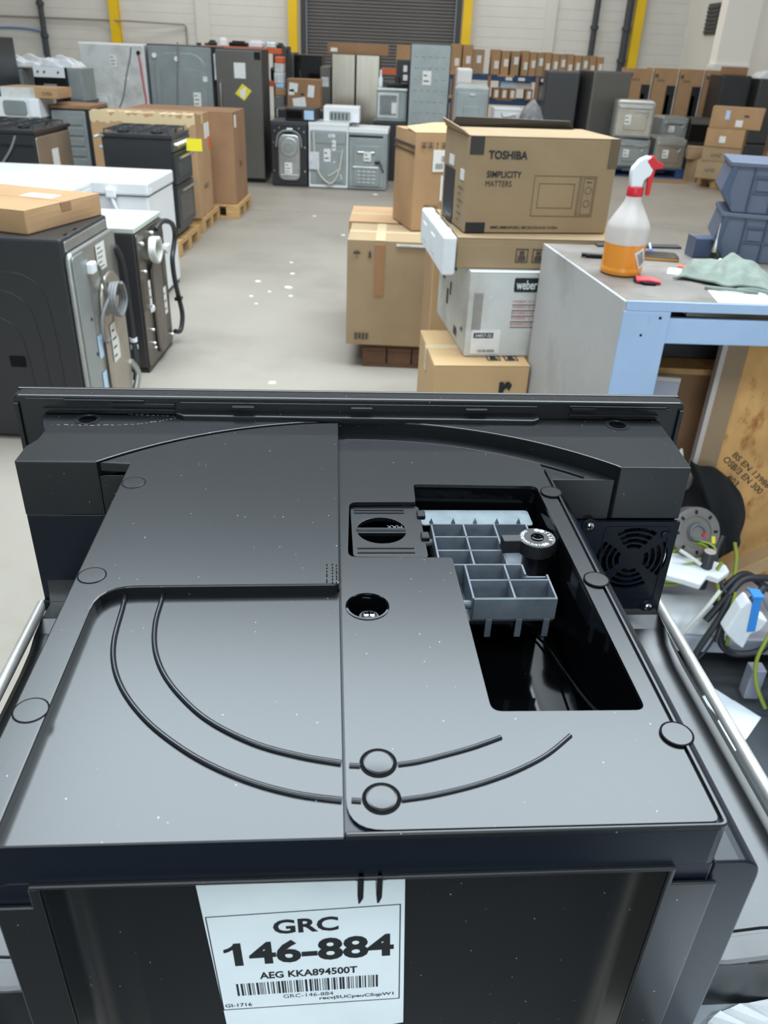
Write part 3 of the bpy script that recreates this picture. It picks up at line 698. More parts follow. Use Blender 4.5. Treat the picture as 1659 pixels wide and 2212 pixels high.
for e in ((0, 0, 1, .008), (0, .992, 1, 1), (0, 0, .006, 1), (.994, 0, 1, 1)): bquad(*e)
ONE = ([((x - .14) / .54, y, z) for x, y, z in [(.42, 0, 0), (.68, 0, 0), (.68, 1, 0), (.47, 1, 0), (.42, .90, 0), (.30, .81, 0), (.14, .75, 0), (.14, .60, 0), (.30, .65, 0), (.42, .73, 0)]], [(0, 1, 2, 3, 4, 5, 6, 7, 8, 9)])
def btext(s, x0, y0, x1, y1, bold=0.0):
    vs, fs = ONE if s == '1' else text_geo(s, bold); ink.add([(*bl(x0 + v[0] * (x1 - x0), y1 + v[1] * (y0 - y1)), .42) for v in vs], fs, LM)
btext('GRC', .335, .075, .675, .215, .03); btext('1', .06, .28, .155, .515); btext('46-884', .19, .28, .965, .515, .035); btext('AEG KKA894500T', .23, .60, .765, .675, .028)
x = .095; rb = random.Random(11)
while x < .875:
    wd = rb.choice((.004, .004, .008, .012)); bquad(x, .71, x + wd, .845); x += wd + rb.choice((.004, .006, .008, .012))
btext('GRC-146-884', .345, .865, .625, .905, .0); btext('recvj5UCpeuCSqpW1', .545, .915, .965, .96, .02); btext('GI-1716', .015, .93, .165, .97, .015)
ink.obj('label_print', 'ink', lab)
# PART3

# ------------------------------------------------------------------ table under the machine and the scrap on it
def W3(u, w): # machine frame (mm) to world x, y
    x, y = u / 1000, w / 1000; return (0.00884 + x * math.cos(YAW) - y * math.sin(YAW), 0.22497 + x * math.sin(YAW) + y * math.cos(YAW))
ZT = LID - BASE / 1000 - .001
tb = thing('work_table', 'scuffed grey steel table carrying the black coffee machine', 'table', (*W3(0, 100), 0), YAW)
MB().poly([(.165, -.22), (.62, -.22), (.62, -.065), (.265, -.065), (.265, .31), (-.265, .31), (-.265, -.066), (.165, -.066)], ZT - .03, ZT).obj('tabletop', 'table_steel', tb, bevel=.003)
for x, y in ((.19, -.19), (.59, -.19), (-.24, .27), (.24, .27), (-.24, -.06)): MB().box(x - .02, y - .02, 0, x + .02, y + .02, ZT - .03).obj('leg', 'leg_grey', tb, bevel=.002)
MB().box(-.24, -.02, .3, .24, .27, .33).obj('shelf', 'table_steel', tb)
rnd = random.Random(3)
pts = roundpoly([(186, 10), (196, 22), (214, 27.5), (262, 33), (330, 30), (420, -40), (330, -120), (200, -110), (178, -40)], 12, 3)
mb = MB(); c_ = Vector((280, -30)); vs = []; fs = []; npt = len(pts)
for r_i, k in enumerate((1.0, .97, .8, .55, .3)):
    for p in pts:
        q_ = c_.lerp(Vector(p), k); vs.append((*W3(q_.x, q_.y), ZT + (0 if r_i == 0 else .005 + rnd.uniform(-.0012, .0018))))
for i in range(4): fs += [(i * npt + j, i * npt + (j + 1) % npt, (i + 1) * npt + (j + 1) % npt, (i + 1) * npt + j) for j in range(npt)]
fs.append(tuple(range(4 * npt, 5 * npt))); mb.add(vs, fs)
arrange(mb.obj('foam_sheet', 'foam'), 'crinkled white foam sheet lying on the steel table beside the coffee machine', 'packaging')

# ------------------------------------------------------------------ appliance helpers (front face = -Y of the thing)
def coilpts(c, r, turns, pitch, ax, n=20):
    out = []
    for k in range(int(turns * n) + 1):
        a = 2 * PI * k / n; d = pitch * k / n
        rr_ = r * (1 + .05 * math.sin(k * 1.3))
        if ax == 'y': out.append((c[0] + rr_ * math.cos(a), c[1] + d, c[2] + rr_ * math.sin(a)))
        else: out.append((c[0] + rr_ * math.cos(a), c[1] + rr_ * math.sin(a), c[2] + d))
    return out
def plate(t, D, x0, z0, x1, z1, r, d0, d1, mat, nm='back_panel', bevel=.006, holes=()):
    fm = Matrix(((1, 0, 0, 0), (0, 0, -1, -D / 2), (0, 1, 0, 0), (0, 0, 0, 1)))
    return MB().poly(rrect(x0, z0, x1, z1, r), d0, d1, holes=holes, m=fm).obj(nm, mat, t, bevel=bevel, seg=3, smooth=40)
def fbox(t, D, x0, z0, x1, z1, d0, d1, mat, nm, bevel=.003):
    return MB().box(x0, -D / 2 - d1, z0, x1, -D / 2 - d0, z1).obj(nm, mat, t, bevel=bevel)
def ftube(t, D, pts, r, mat, nm, off=.02):
    return MB().tube(spline([(x, -D / 2 - (o[0] if o else off), z) for x, z, *o in pts], 5), r, 8).obj(nm, mat, t, smooth=60)
def body(t, Wd, D, H, mat, z0=0.0, bevel=.006, nm='body'):
    return MB().box(-Wd / 2, -D / 2, z0, Wd / 2, D / 2, H).obj(nm, mat, t, bevel=bevel)
def stick(t, D, x0, z0, x1, z1, d=.002, mat='sticker', nm='sticker', words=0):
    o = fbox(t, D, x0, z0, x1, z1, d - .001, d, mat, nm, 0)
    if words:
        mb = MB()
        for k in range(words):
            z = z1 - (k + .7) * (z1 - z0) / (words + .5); mb.box(x0 + .12 * (x1 - x0), -D / 2 - d - .0006, z - .2 * (z1 - z0) / words, x0 + (.5 + .35 * ((k * 37) % 10) / 10) * (x1 - x0), -D / 2 - d - .0002, z)
        mb.obj('print', 'ink_soft', o)
    return o

# ------------------------------------------------------------------ left side: two dryers, chest freezer, cookers
t = thing('tumble_dryer', 'black dryer nearest the machine with shiny metal back and a carton on top', 'dryer', (-1.72, 3.77, 0), R(90))
D = .6
body(t, .6, D, .945, 'dark_enamel', .02, .012)
for k, (x1, z1, r) in enumerate(((.50, .80, .14), (.43, .72, .14), (.36, .60, .12))):
    fm = face('left', .6, D, .95)
    pts = [(x1 - .4 + .0, z1), (x1 - r, z1)] + [(x1 - r + r * math.sin(R(a)), z1 - r + r * math.cos(R(a))) for a in (20, 40, 60, 80, 90)] + [(x1 + .01, z1 - r - .1), (x1 + .02, .08)]
    MB().tube([fm @ Vector((x, z, .0005)) for x, z in pts], .0022, 6).obj('pressed_rib', 'dark_enamel', t, smooth=60)
MB().box(-.302, -.05, .37, -.3, .02, .42, Matrix.Translation((-.004, 0, 0))).obj('side_grip', 'plastic_gloss', t, bevel=.003)
plate(t, D, -.298, .03, .298, .885, .035, 0, .03, 'galv', bevel=.012)
plate(t, D, -.295, .03, -.15, .87, .02, .03, .036, 'galv_grey', 'edge_flange', .004)
plate(t, D, -.05, .05, .25, .72, .14, .03, .052, 'galv_warm', 'drum_dome', .018)
plate(t, D, .06, .40, .17, .55, .05, .052, .058, 'galv_warm', 'oval_dimple', .004)
stick(t, D, .0, .74, .12, .86, .034, words=5)
o = stick(t, D, -.01, .30, .085, .49, .056, words=4)
for z0, z1 in ((.36, .47), (.16, .29)): stick(t, D, -.135, z0, -.08, z1, .034, 'film_blue', 'film_patch')
MB().tube(coilpts((.055, -D / 2 - .065, .60), .075, 3.2, -.013, 'y'), .008, 8).obj('coiled_cord', 'cord_grey', t, smooth=60)
ftube(t, D, [(-.11, .80, .05), (-.06, .78, .06), (-.03, .70, .06), (.0, .62, .07)], .008, 'cord_grey', 'power_cord')
ftube(t, D, [(-.02, .62, .07), (-.08, .55, .05), (-.1, .46, .05), (-.05, .42, .05), (-.02, .43, .05)], .008, 'cord_grey', 'power_cord')
MB().box(-.15, -D / 2 - .065, .765, -.09, -D / 2 - .033, .815).obj('plug', 'white_plastic', t, bevel=.008, seg=3)
ftube(t, D, [(.27, .80, .03), (.30, .72, .05), (.32, .5, .05), (.325, .32, .05), (.3, .2, .06), (.28, .1, .05)], .016, 'cord_black', 'drain_hose')
for z in (.30, .26): MB().lathe([(.02, 0), (.02, .02)], 14, (.325, -D / 2 - .05, z)).obj('hose_clip', 'white_plastic', t, smooth=40)
ftube(t, D, [(.24, .22, .05), (.27, .15, .07), (.25, .08, .06), (.24, .04, .04)], .018, 'galv', 'braided_hose')
for x, z in ((-.18, .57), (-.17, .40), (-.19, .22), (-.17, .10)): MB().lathe([(.008, 0), (.008, .004)], 12, m=Matrix(((1, 0, 0, x), (0, 0, -1, -D / 2 - .036), (0, 1, 0, z), (0, 0, 0, 1)))).obj('bolt', 'dark_enamel', t)
MB().box(-.27, -D / 2 - .005, .885, .27, -D / 2 + .09, .93).obj('rear_rail', 'galv', t, bevel=.005)
for x in (-.22, -.1): MB().box(x, -D / 2 + .0, .9, x + .05, -D / 2 + .03, .945).obj('bracket', 'charcoal', t, bevel=.004)

t = carton('flat brown carton lying across the top of the near black dryer', .62, .54, .098, (-1.805, 3.875, .947), R(-16), 'card', tape=None, group=None)
fm = face('right', .62, .54, .098)
pad(t, fm, .24, .06, .07, .038, 'card_dark', 'hand_slot', t=.0055)
pad(t, face('top', .62, .54, .098), .36, .30, .16, .09, 'sticker', 'shipping_label', t=.0015, rot=3)
pad(t, face('top', .62, .54, .098), .05, .05, .22, .14, 'card_pale', 'torn_patch', t=.001)

t = thing('washing_machine', 'graphite washing machine with coiled white hose on its dark metal back', 'washing machine', (-1.705, 4.69, 0), R(90))
D = .59
body(t, .53, D, .785, 'charcoal', .015, .01)
MB().box(-.268, -D / 2 - .004, .785, .268, D / 2, .812).obj('worktop', 'grey_enamel', t, bevel=.004)
MB().poly(rrect(-.25, -D / 2 + .02, .25, D / 2 - .02, .02), .812, .8135).obj('top_inlay', 'white_enamel', t)
plate(t, D, -.262, .03, .262, .78, .02, 0, .012, 'galv_dark', bevel=.005)
plate(t, D, -.10, .05, .10, .60, .08, .012, .03, 'galv_dark', 'pressed_channel', .014)
for x0, x1, z0, z1 in ((.07, .13, .25, .41), (-.21, -.17, .34, .52)): stick(t, D, x0, z0, x1, z1, .033, words=3)
for x, z, r, mt in ((-.13, .345, .022, 'white_plastic'), (-.05, .28, .018, 'plastic_black'), (-.08, .58, .026, 'plastic_black'), (-.17, .23, .01, 'chrome'), (-.17, .15, .01, 'chrome'), (-.16, .12, .01, 'chrome'), (.2, .62, .01, 'chrome'), (-.2, .72, .012, 'chrome'), (.05, .17, .01, 'chrome'), (.22, .08, .01, 'chrome'), (.0, .74, .012, 'chrome'), (-.2, .57, .01, 'chrome')):
    MB().lathe([(r, 0), (r, .012), (r * .6, .018)], 12, m=Matrix(((1, 0, 0, x), (0, 0, -1, -D / 2 - .012), (0, 1, 0, z), (0, 0, 0, 1)))).obj('fastener', mt, t, smooth=40)
MB().tube(coilpts((-.08, -D / 2 - .035, .665), .062, 3.3, -.012, 'y'), .0105, 8).obj('coiled_hose', 'cord_white', t, smooth=60)
MB().box(.12, -D / 2 - .07, .60, .19, -D / 2 - .03, .65).obj('hose_plug', 'cord_white', t, bevel=.01, seg=3)
ftube(t, D, [(.02, .66, .05), (.1, .63, .05), (.15, .62, .05)], .011, 'cord_white', 'coiled_hose')
ftube(t, D, [(.05, .75, .03), (.14, .78, .05), (.26, .745, .07), (.34, .66, .06), (.31, .58, .05), (.27, .53, .05), (.28, .42, .05), (.33, .30, .05), (.35, .17, .06), (.31, .08, .05), (.25, .09, .03)], .015, 'cord_black', 'drain_hose')
MB().box(.3, -D / 2 - .075, .27, .35, -D / 2 - .03, .29).obj('hose_clip', 'plastic_black', t, bevel=.004)
MB().box(-.265, -D / 2 - .002, 0, .265, D / 2, .03).obj('plinth', 'plastic_black', t)

t = thing('chest_freezer', 'long white chest freezer behind the two dryers', 'freezer', (-2.435, 6.16, 0))
D = .68; body(t, 1.42, D, .745, 'white_enamel', .03, .012)
MB().box(-.72, -D / 2 - .015, .752, .72, D / 2, .84).obj('lid', 'white_enamel', t, bevel=.014, seg=3)
MB().box(-.71, -D / 2 + .01, .742, .71, D / 2 - .01, .756).obj('seal', 'plastic_grey', t)
for x in (.43, -.2):
    MB().box(x, -D / 2 - .045, .735, x + .07, -D / 2 - .012, .80).obj('latch', 'white_plastic', t, bevel=.012, seg=3)
    ftube(t, D, [(x + .04, .74, .03), (x + .055, .68, .03), (x + .07, .62, .015)], .012, 'white_plastic', 'latch_strap')
MB().box(.69, -D / 2 + .03, .755, .722, -D / 2 + .07, .80).obj('corner_hinge', 'white_plastic', t, bevel=.006)
MB().box(-.70, -D / 2 + .02, 0, .70, D / 2 - .02, .03).obj('base', 'charcoal', t)
t = thing('larder_fridge', 'small white fridge with a bare white top in front of the chest freezer', 'fridge', (-2.37, 5.44, 0))
D = .48; body(t, .62, D, .82, 'white_enamel', .02); MB().box(-.31, -.245, .82, .31, .245, .85).obj('worktop', 'white_enamel', t, bevel=.005); fbox(t, D, -.3, .06, .3, .81, 0, .03, 'white_enamel', 'door', .01)
MB().box(-.25, -.2, 0, .25, .2, .02).obj('base', 'charcoal', t)

pallet('wooden pallet under the black gas cooker, nearest of three along the aisle', (-2.52, 7.70, 0))
pallet('wooden pallet under the taller pale brown carton', (-2.545, 8.80, 0))
pallet('wooden pallet under the darker brown carton beside the grey fridge', (-2.34, 9.63, 0))
def cooker(label, loc, rz, Wd, D, H, oven=True):
    t = thing('gas_cooker', label, 'cooker', loc, rz)
    body(t, Wd, D, H - .04, 'dark_enamel', .04)
    MB().box(-Wd / 2 - .01, -D / 2 - .02, H - .04, Wd / 2 + .01, D / 2, H - .01).obj('hob', 'dark_enamel', t, bevel=.004)
    for cx in (-Wd / 4, Wd / 4):
        for cy in (-D / 4, D / 4):
            MB().lathe([(.05, 0), (.05, .012), (.03, .02)], 16, (cx, cy, H - .01)).obj('burner', 'plastic_black', t, smooth=40)
            g = MB(); s = min(Wd, D) / 4 - .02
            for a, b in (((-s, -s), (s, -s)), ((s, -s), (s, s)), ((s, s), (-s, s)), ((-s, s), (-s, -s)), ((-s, 0), (s, 0)), ((0, -s), (0, s))):
                g.tube([(cx + a[0], cy + a[1], H + .018), (cx + b[0], cy + b[1], H + .018)], .006, 6)
            for a in ((-s, -s), (s, -s), (s, s), (-s, s)): g.tube([(cx + a[0], cy + a[1], H - .01), (cx + a[0], cy + a[1], H + .018)], .006, 6)
            g.obj('pan_support', 'charcoal', t, smooth=40)
    if oven:
        fbox(t, D, -Wd / 2, H - .14, Wd / 2, H - .045, 0, .025, 'charcoal', 'control_panel')
        for k in range(6): MB().lathe([(.022, 0), (.018, .03)], 14, m=Matrix(((1, 0, 0, -Wd / 2 + .07 + k * (Wd - .14) / 5), (0, 0, -1, -D / 2 - .025), (0, 1, 0, H - .09), (0, 0, 0, 1)))).obj('knob', 'chrome', t, smooth=40)
        for z0, z1 in ((.46, H - .15), (.10, .45)):
            d = fbox(t, D, -Wd / 2, z0, Wd / 2, z1, 0, .03, 'dark_enamel', 'oven_door', .005)
            fbox(d, D, -Wd / 2 + .07, z0 + .05, Wd / 2 - .07, z1 - .08, .03, .032, 'glass_dark', 'door_glass', 0)
            MB().tube([(-Wd / 2 + .05, -D / 2 - .07, z1 - .035), (Wd / 2 - .05, -D / 2 - .07, z1 - .035)], .012, 10).obj('handle', 'chrome', d, smooth=40)
    for x in (-Wd / 2 + .05, Wd / 2 - .05):
        for y in (-D / 2 + .05, D / 2 - .05): MB().lathe([(.02, 0), (.02, .04)], 12, (x, y, 0)).obj('foot', 'charcoal', t)
    return t
t = cooker('black double-oven gas cooker on a pallet behind the chest freezer', (-2.235, 7.66, .142), R(90), .60, .58, .86)
MB().box(.05, -.29 - .19, .70, .053, -.29 - .05, .80).obj('energy_label', 'sticker_yellow', t)
mb = MB(); mb.tube([(-.30, .27, .83), (-.34, .30, .83), (-.36, .33, .82)], .012, 6); mb.obj('gas_inlet', 'galv', t)
t = cooker('black range cooker at the left edge showing its metal back and a grey lead', (-3.45, 7.86, 0), R(90), .82, .62, .985, False)
plate(t, .62, -.39, .08, .39, .92, .02, 0, .015, 'galv_warm', bevel=.005)
for x0, x1, z0, z1 in ((-.1, .05, .6, .8), (.15, .28, .4, .62)): stick(t, .62, x0, z0, x1, z1, .018)
MB().tube(spline([(-.42, -.16, .93), (-.425, -.1, .82), (-.428, -.02, .72), (-.428, .04, .64), (-.428, .07, .58)], 5), .011, 8).obj('power_cord', 'cord_grey', t, smooth=60)
MB().box(-.425, -.31, .86, -.41, .30, .94).obj('side_trim', 'dark_enamel', t, bevel=.003)

t = carton('tall pale brown carton with a torn top on the middle pallet', 1.0, .60, .93, (-2.46, 8.68, .143), 0, 'card', words=(('right', 'FRAGILE', .2, .25, .2, .05, 'ink_faint'),), pads=(('right', .36, .70, .1, .14, 'sticker', 'shipping_label'), ('right', .49, .71, .08, .13, 'sticker', 'shipping_label'), ('right', .5, .60, .075, .1, 'sticker_orange', 'warning_label'), ('front', .06, .62, .05, .02, 'film_blue', 'tag')))
mb = MB(); rnd = random.Random(5); top = []
for k in range(31): top.append((-.5 + k / 30, -.302, .925 + rnd.uniform(-.03, .03)))
mb.add([(x, y, .84 + rnd.uniform(-.02, .02)) for x, y, z in top] + top + [(x, y + .14 + rnd.uniform(-.02, .02), .936 + rnd.uniform(0, .012)) for x, y, z in top], [(i, i + 1, i + 32, i + 31) for i in range(30)] + [(i + 31, i + 32, i + 63, i + 62) for i in range(30)])
mb.obj('torn_tape', 'tape_clear', t)
t = carton('tall darker brown carton on the far pallet beside the grey fridge', 1.12, .72, .91, (-2.33, 9.64, .143), 0, 'card_dark', tape='tape_brown', pads=(('right', .08, .76, .08, .12, 'sticker', 'shipping_label'),), words=(('right', 'TOP', .25, .35, .16, .06, 'ink_faint'),))

t = thing('dishwasher', 'metal-backed dishwasher with stacked vents left of the big cartons', 'dishwasher', (-3.60, 9.92, 0)); D = .6
body(t, .44, D, 1.0, 'dark_enamel', .02)
plate(t, D, -.21, .04, .16, .98, .02, 0, .02, 'galv_grey')
for k in range(5): plate(t, D, -.05, .42 + k * .105, .12, .50 + k * .105, .01, .02, .032, 'galv_grey', 'pressed_vent', .008)
stick(t, D, -.02, .3, .09, .42, .036); MB().box(-.2, -.25, 0, .2, .25, .02).obj('base', 'charcoal', t)
mb = MB(); mb.box(-.22, -.3, 0, .22, .28, .03); arrange(mb.obj('chipboard_sheet', 'card_dark', loc=(-3.60, 9.92, 1.0)), 'brown board laid on the metal-backed dishwasher', 'board')
t = thing('washing_machine', 'white washing machine under the white countertop appliance at far left', 'washing machine', (-4.05, 9.72, 0)); D = .6
body(t, .34, D, .89, 'white_enamel'); MB().box(-.175, -.3, .89, .175, .3, .91).obj('worktop', 'white_enamel', t, bevel=.004)
t = thing('countertop_microwave', 'white built-in microwave shell with a grey window at far left', 'microwave', (-4.08, 9.66, .91)); D = .5
body(t, .46, D, .185, 'white_enamel'); plate(t, D, -.15, .02, .10, .16, .03, 0, .012, 'galv_grey', 'window', .004); fbox(t, D, .13, .01, .22, .175, 0, .015, 'white_plastic', 'control_panel')
t = carton('white and brown flat carton on the white microwave shell', .60, .42, .10, (-3.95, 9.66, 1.096), 0, 'card', tape=None, words=(('front', 'OVEN', .44, .03, .1, .035, 'ink_soft'),), pads=(('front', 0, 0, .36, .098, 'card_white', 'white_sleeve'),))

rk = thing('storage_shelf', 'dark steel shelf holding wrapped built-in ovens at far left', 'shelf', (-4.75, 11.35, 0))
MB().box(-.75, -.4, .94, .75, .4, .98).obj('shelf_board', 'charcoal', rk, bevel=.003)
for x in (-.72, .72):
    for y in (-.37, .37): MB().box(x - .02, y - .02, 0, x + .02, y + .02, .94).obj('post', 'charcoal', rk)
t = thing('built_in_oven', 'built-in oven with white control strip and black glass door on the left shelf', 'oven', (-4.33, 11.25, .98)); D = .4
body(t, .38, D, .36, 'charcoal'); fbox(t, D, -.19, .25, .19, .36, 0, .015, 'white_enamel', 'control_panel'); d = fbox(t, D, -.19, .0, .19, .245, 0, .02, 'glass_dark', 'door'); fbox(d, D, -.08, .08, .08, .18, .02, .022, 'galv_grey', 'window', 0)
for x in (-.13, -.05, .12): MB().lathe([(.012, 0), (.01, .02)], 12, m=Matrix(((1, 0, 0, x), (0, 0, -1, -D / 2 - .015), (0, 1, 0, .31), (0, 0, 0, 1)))).obj('knob', 'charcoal', t)
for i, (x, w, h, mt, lb) in enumerate(((-4.84, .32, .33, 'galv_grey', 'bare grey metal oven casing left of the white-fronted oven'), (-4.03, .18, .36, 'galv_grey', 'narrow grey metal casing between the white-fronted oven and the white fridge back'))):
    t = thing('oven_casing', lb, 'oven', (x, 11.3, .98)); body(t, w, .45, h, mt); plate(t, .45, -w / 2 + .02, .02, w / 2 - .02, h - .02, .01, 0, .01, mt, 'pressed_panel', .004)
def heap(name, label, cat, mat, loc, sx, sy, sz, seed, n=18, rough=.35, group=None):
    r = random.Random(seed); mb = MB(); ph = [(r.uniform(0, 6.28), r.uniform(2, 7), r.uniform(2, 7)) for _ in range(7)]
    def fn(u, v):
        x, y = (u - .5) * 2, (v - .5) * 2; e = max(0, 1 - max(abs(x), abs(y)) ** 4)
        z = e ** .4 * (.72 + rough * sum(math.sin(p[0] + p[1] * x * 2 + p[2] * y * 2) for p in ph) / 4.0)
        return (x * sx * (1 - .08 * z), y * sy * (1 - .08 * z), max(0, z) * sz)
    mb.grid(fn, n, n); mb.f.append(tuple([i for i in range(n + 1)][::-1] + [j * (n + 1) for j in range(1, n + 1)] + [n * (n + 1) + i for i in range(1, n + 1)] + [j * (n + 1) + n for j in range(n - 1, 0, -1)]))
    return arrange(mb.obj(name, mat, loc=loc), label, cat, group)
heap('plastic_wrap', 'heap of crumpled clear plastic wrap on the ovens at far left', 'packaging', 'film', (-4.5, 11.3, 1.342), .48, .22, .10, 2, 40, .55)
t = thing('tall_fridge', 'black tall fridge cut by the left edge of the frame', 'fridge', (-4.85, 10.5, 0)); body(t, .5, .6, 1.64, 'dark_enamel', .02); fbox(t, .6, -.25, .5, .25, 1.63, 0, .03, 'dark_enamel', 'upper_door', .006); fbox(t, .6, -.25, .05, .25, .49, 0, .03, 'dark_enamel', 'lower_door', .006); MB().box(-.22, -.25, 0, .22, .25, .02).obj('base', 'charcoal', t)

# ------------------------------------------------------------------ back row, left: fridges
t = thing('tall_fridge', 'white fridge turned round, pale back panel with a red taped line', 'fridge', (-3.84, 12.35, 0)); D = .68
body(t, .86, D, 1.615, 'white_enamel', .03); plate(t, D, -.42, .08, .42, 1.60, .02, 0, .012, 'card_white', 'back_panel', .004)
plate(t, D, -.34, .80, -.06, 1.02, .03, .012, .03, 'card_white', 'pressed_vent', .01); plate(t, D, -.3, .92, -.12, .99, .02, .03, .038, 'white_enamel', 'vent_lip', .006)
stick(t, D, -.03, 1.35, .06, 1.49, .014, words=3); stick(t, D, .12, 1.2, .2, 1.23, .014)
ftube(t, D, [(.27, 1.58, .02), (.24, 1.45, .02), (.17, 1.25, .02), (.1, 1.0, .02), (.0, .82, .02)], .009, 'cord_grey', 'power_cord')
ftube(t, D, [(.36, 1.5, .02), (.375, 1.35, .02), (.39, 1.1, .02), (.40, .95, .02), (.36, .85, .02)], .012, 'ink_red', 'taped_line'); MB().lathe([(.025, 0), (.025, .02)], 14, m=Matrix(((1, 0, 0, .36), (0, 0, -1, -D / 2 - .012), (0, 1, 0, 1.52), (0, 0, 0, 1)))).obj('grommet', 'plastic_black', t)
MB().box(-.4, -.3, 0, .4, .3, .03).obj('base', 'charcoal', t)
t = thing('tall_fridge', 'fridge turned round, grey metal back with an embossed arch and trailing lead', 'fridge', (-2.93, 12.35, 0)); D = .68
body(t, .88, D, 1.63, 'dark_enamel', .03); plate(t, D, -.43, .08, .40, 1.615, .02, 0, .012, 'galv_grey', bevel=.004)
plate(t, D, -.36, .2, .33, 1.54, .2, .012, .03, 'galv_grey', 'embossed_arch', .014); plate(t, D, -.28, .2, .2, 1.36, .03, .03, .04, 'galv_grey', 'embossed_panel', .008)
stick(t, D, .14, .92, .24, 1.09, .044, words=3); stick(t, D, .28, 1.22, .34, 1.28, .034)
for x, z in ((-.34, 1.5), (-.05, 1.47)): MB().lathe([(.03, 0), (.03, .02)], 14, m=Matrix(((1, 0, 0, x), (0, 0, -1, -D / 2 - .03), (0, 1, 0, z), (0, 0, 0, 1)))).obj('grommet', 'white_plastic', t)
ftube(t, D, [(-.02, 1.66, .03), (-.03, 1.45, .05), (-.06, 1.2, .05), (-.08, .9, .05)], .01, 'cord_grey', 'power_cord'); MB().box(-.4, -.3, 0, .4, .3, .03).obj('base', 'charcoal', t)
t = thing('tall_fridge', 'tall grey-brown freezer with a bar handle and a yellow diamond sticker', 'freezer', (-2.155, 12.26, 0)); D = .62
body(t, .60, D, 1.62, 'charcoal', .05); fbox(t, D, -.30, .06, .30, 1.60, .0, .06, 'graphite', 'door', .008)
h_ = MB(); h_.tube([(-.24, -D / 2 - .06, .84), (-.24, -D / 2 - .12, .86), (-.24, -D / 2 - .12, 1.22), (-.24, -D / 2 - .06, 1.24)], .014, 10); h_.obj('handle', 'chrome', t, smooth=40)
stick(t, D, -.06, 1.28, .09, 1.46, .062); fbox(t, D, .21, 1.50, .29, 1.59, .06, .063, 'glass_dark', 'display', 0)
mb = MB(); mb.add([(.06, -D / 2 - .0625, 1.02), (.16, -D / 2 - .0625, 1.14), (.04, -D / 2 - .0625, 1.22), (-.06, -D / 2 - .0625, 1.10)], [(0, 1, 2, 3)]); mb.obj('diamond_sticker', 'sticker_yellow', t)
mb = MB(); mb.add([(.02, -D / 2 - .063, 1.06), (.07, -D / 2 - .063, 1.05), (.09, -D / 2 - .063, 1.19), (.0, -D / 2 - .063, 1.13)], [(0, 1, 2, 3)]); mb.obj('sticker_centre', 'sticker', t)
MB().box(-.29, -.3, 0, .29, .3, .05).obj('plinth', 'plastic_black', t)
mb = MB().box(-.01, -.05, .0, .02, 0, .3); mb.obj('manual_bag', 'film', t, loc=(-.31, -.31, 1.25))

rk = thing('storage_rack', 'orange beam rack loaded with loose parts behind the fridges', 'rack', (-2.42, 13.9, 0))
for z in (1.63, 1.20): MB().box(-.60, -.3, z - .07, .62, -.25, z).obj('beam', 'orange', rk, bevel=.004); MB().box(-.6, .25, z - .07, .62, .3, z).obj('beam', 'orange', rk); MB().box(-.6, -.25, z - .02, .62, .25, z).obj('shelf_board', 'galv_dark', rk)
for x in (-.62, .64):
    for y in (-.28, .28): MB().box(x - .03, y - .03, 0, x + .03, y + .03, 1.66).obj('upright', 'charcoal', rk)
for i, (x, w, h, mt, rot, lb) in enumerate(((-2.86, .12, .05, 'plastic_black', 5, 'black loose part at the left end of the orange rack top'), (-2.70, .11, .09, 'white_plastic', 12, 'white small appliance on the orange rack top, left of the black strip'), (-2.47, .27, .055, 'plastic_black', -3, 'long black control strip on the orange rack top'), (-2.20, .20, .07, 'white_plastic', -14, 'white tilted panel on the orange rack top'), (-1.99, .15, .08, 'galv', 8, 'pale metal part on the orange rack top'), (-1.85, .10, .05, 'plastic_black', 0, 'black loose part at the right end of the orange rack top'))):
    t = thing('spare_part', lb, 'spare part', (x, 13.75, 1.632), R(rot)); MB().box(-w / 2, -.08, 0, w / 2, .08, h).obj('body', mt, t, bevel=.012, seg=3); MB().box(-w / 3, -.06, h, w / 3, .05, h + .02).obj('cap', mt, t, bevel=.005)
for z, w, h, mt, lb in ((1.202, .2, .18, 'plastic_black', 'black motor part on the lower shelf of the orange rack'),):
    t = thing('spare_part', lb, 'spare part', (-1.9, 13.75, z)); MB().box(-w / 2, -.1, 0, w / 2, .1, h).obj('body', mt, t, bevel=.03, seg=3); MB().lathe([(.06, 0), (.05, .04)], 14, (0, 0, h)).obj('cap', 'galv', t, smooth=40)
t = thing('parcel_stack', 'bundle of packed papers and wrapped parts beside the tall freezer', 'parts bundle', (-1.80, 13.25, 0))
z = 0
for k, (h, mt) in enumerate(((.45, 'charcoal'), (.3, 'galv_grey'), (.12, 'card_white'), (.16, 'film_grey'), (.1, 'card'), (.06, 'film_blue'), (.14, 'film'), (.12, 'card_white'), (.08, 'orange'))):
    MB().box(-.07 + .01 * (k % 3), -.12, z, .07 - .006 * (k % 2), .12, z + h).obj('wrapped_part', mt, t, bevel=.012); z += h

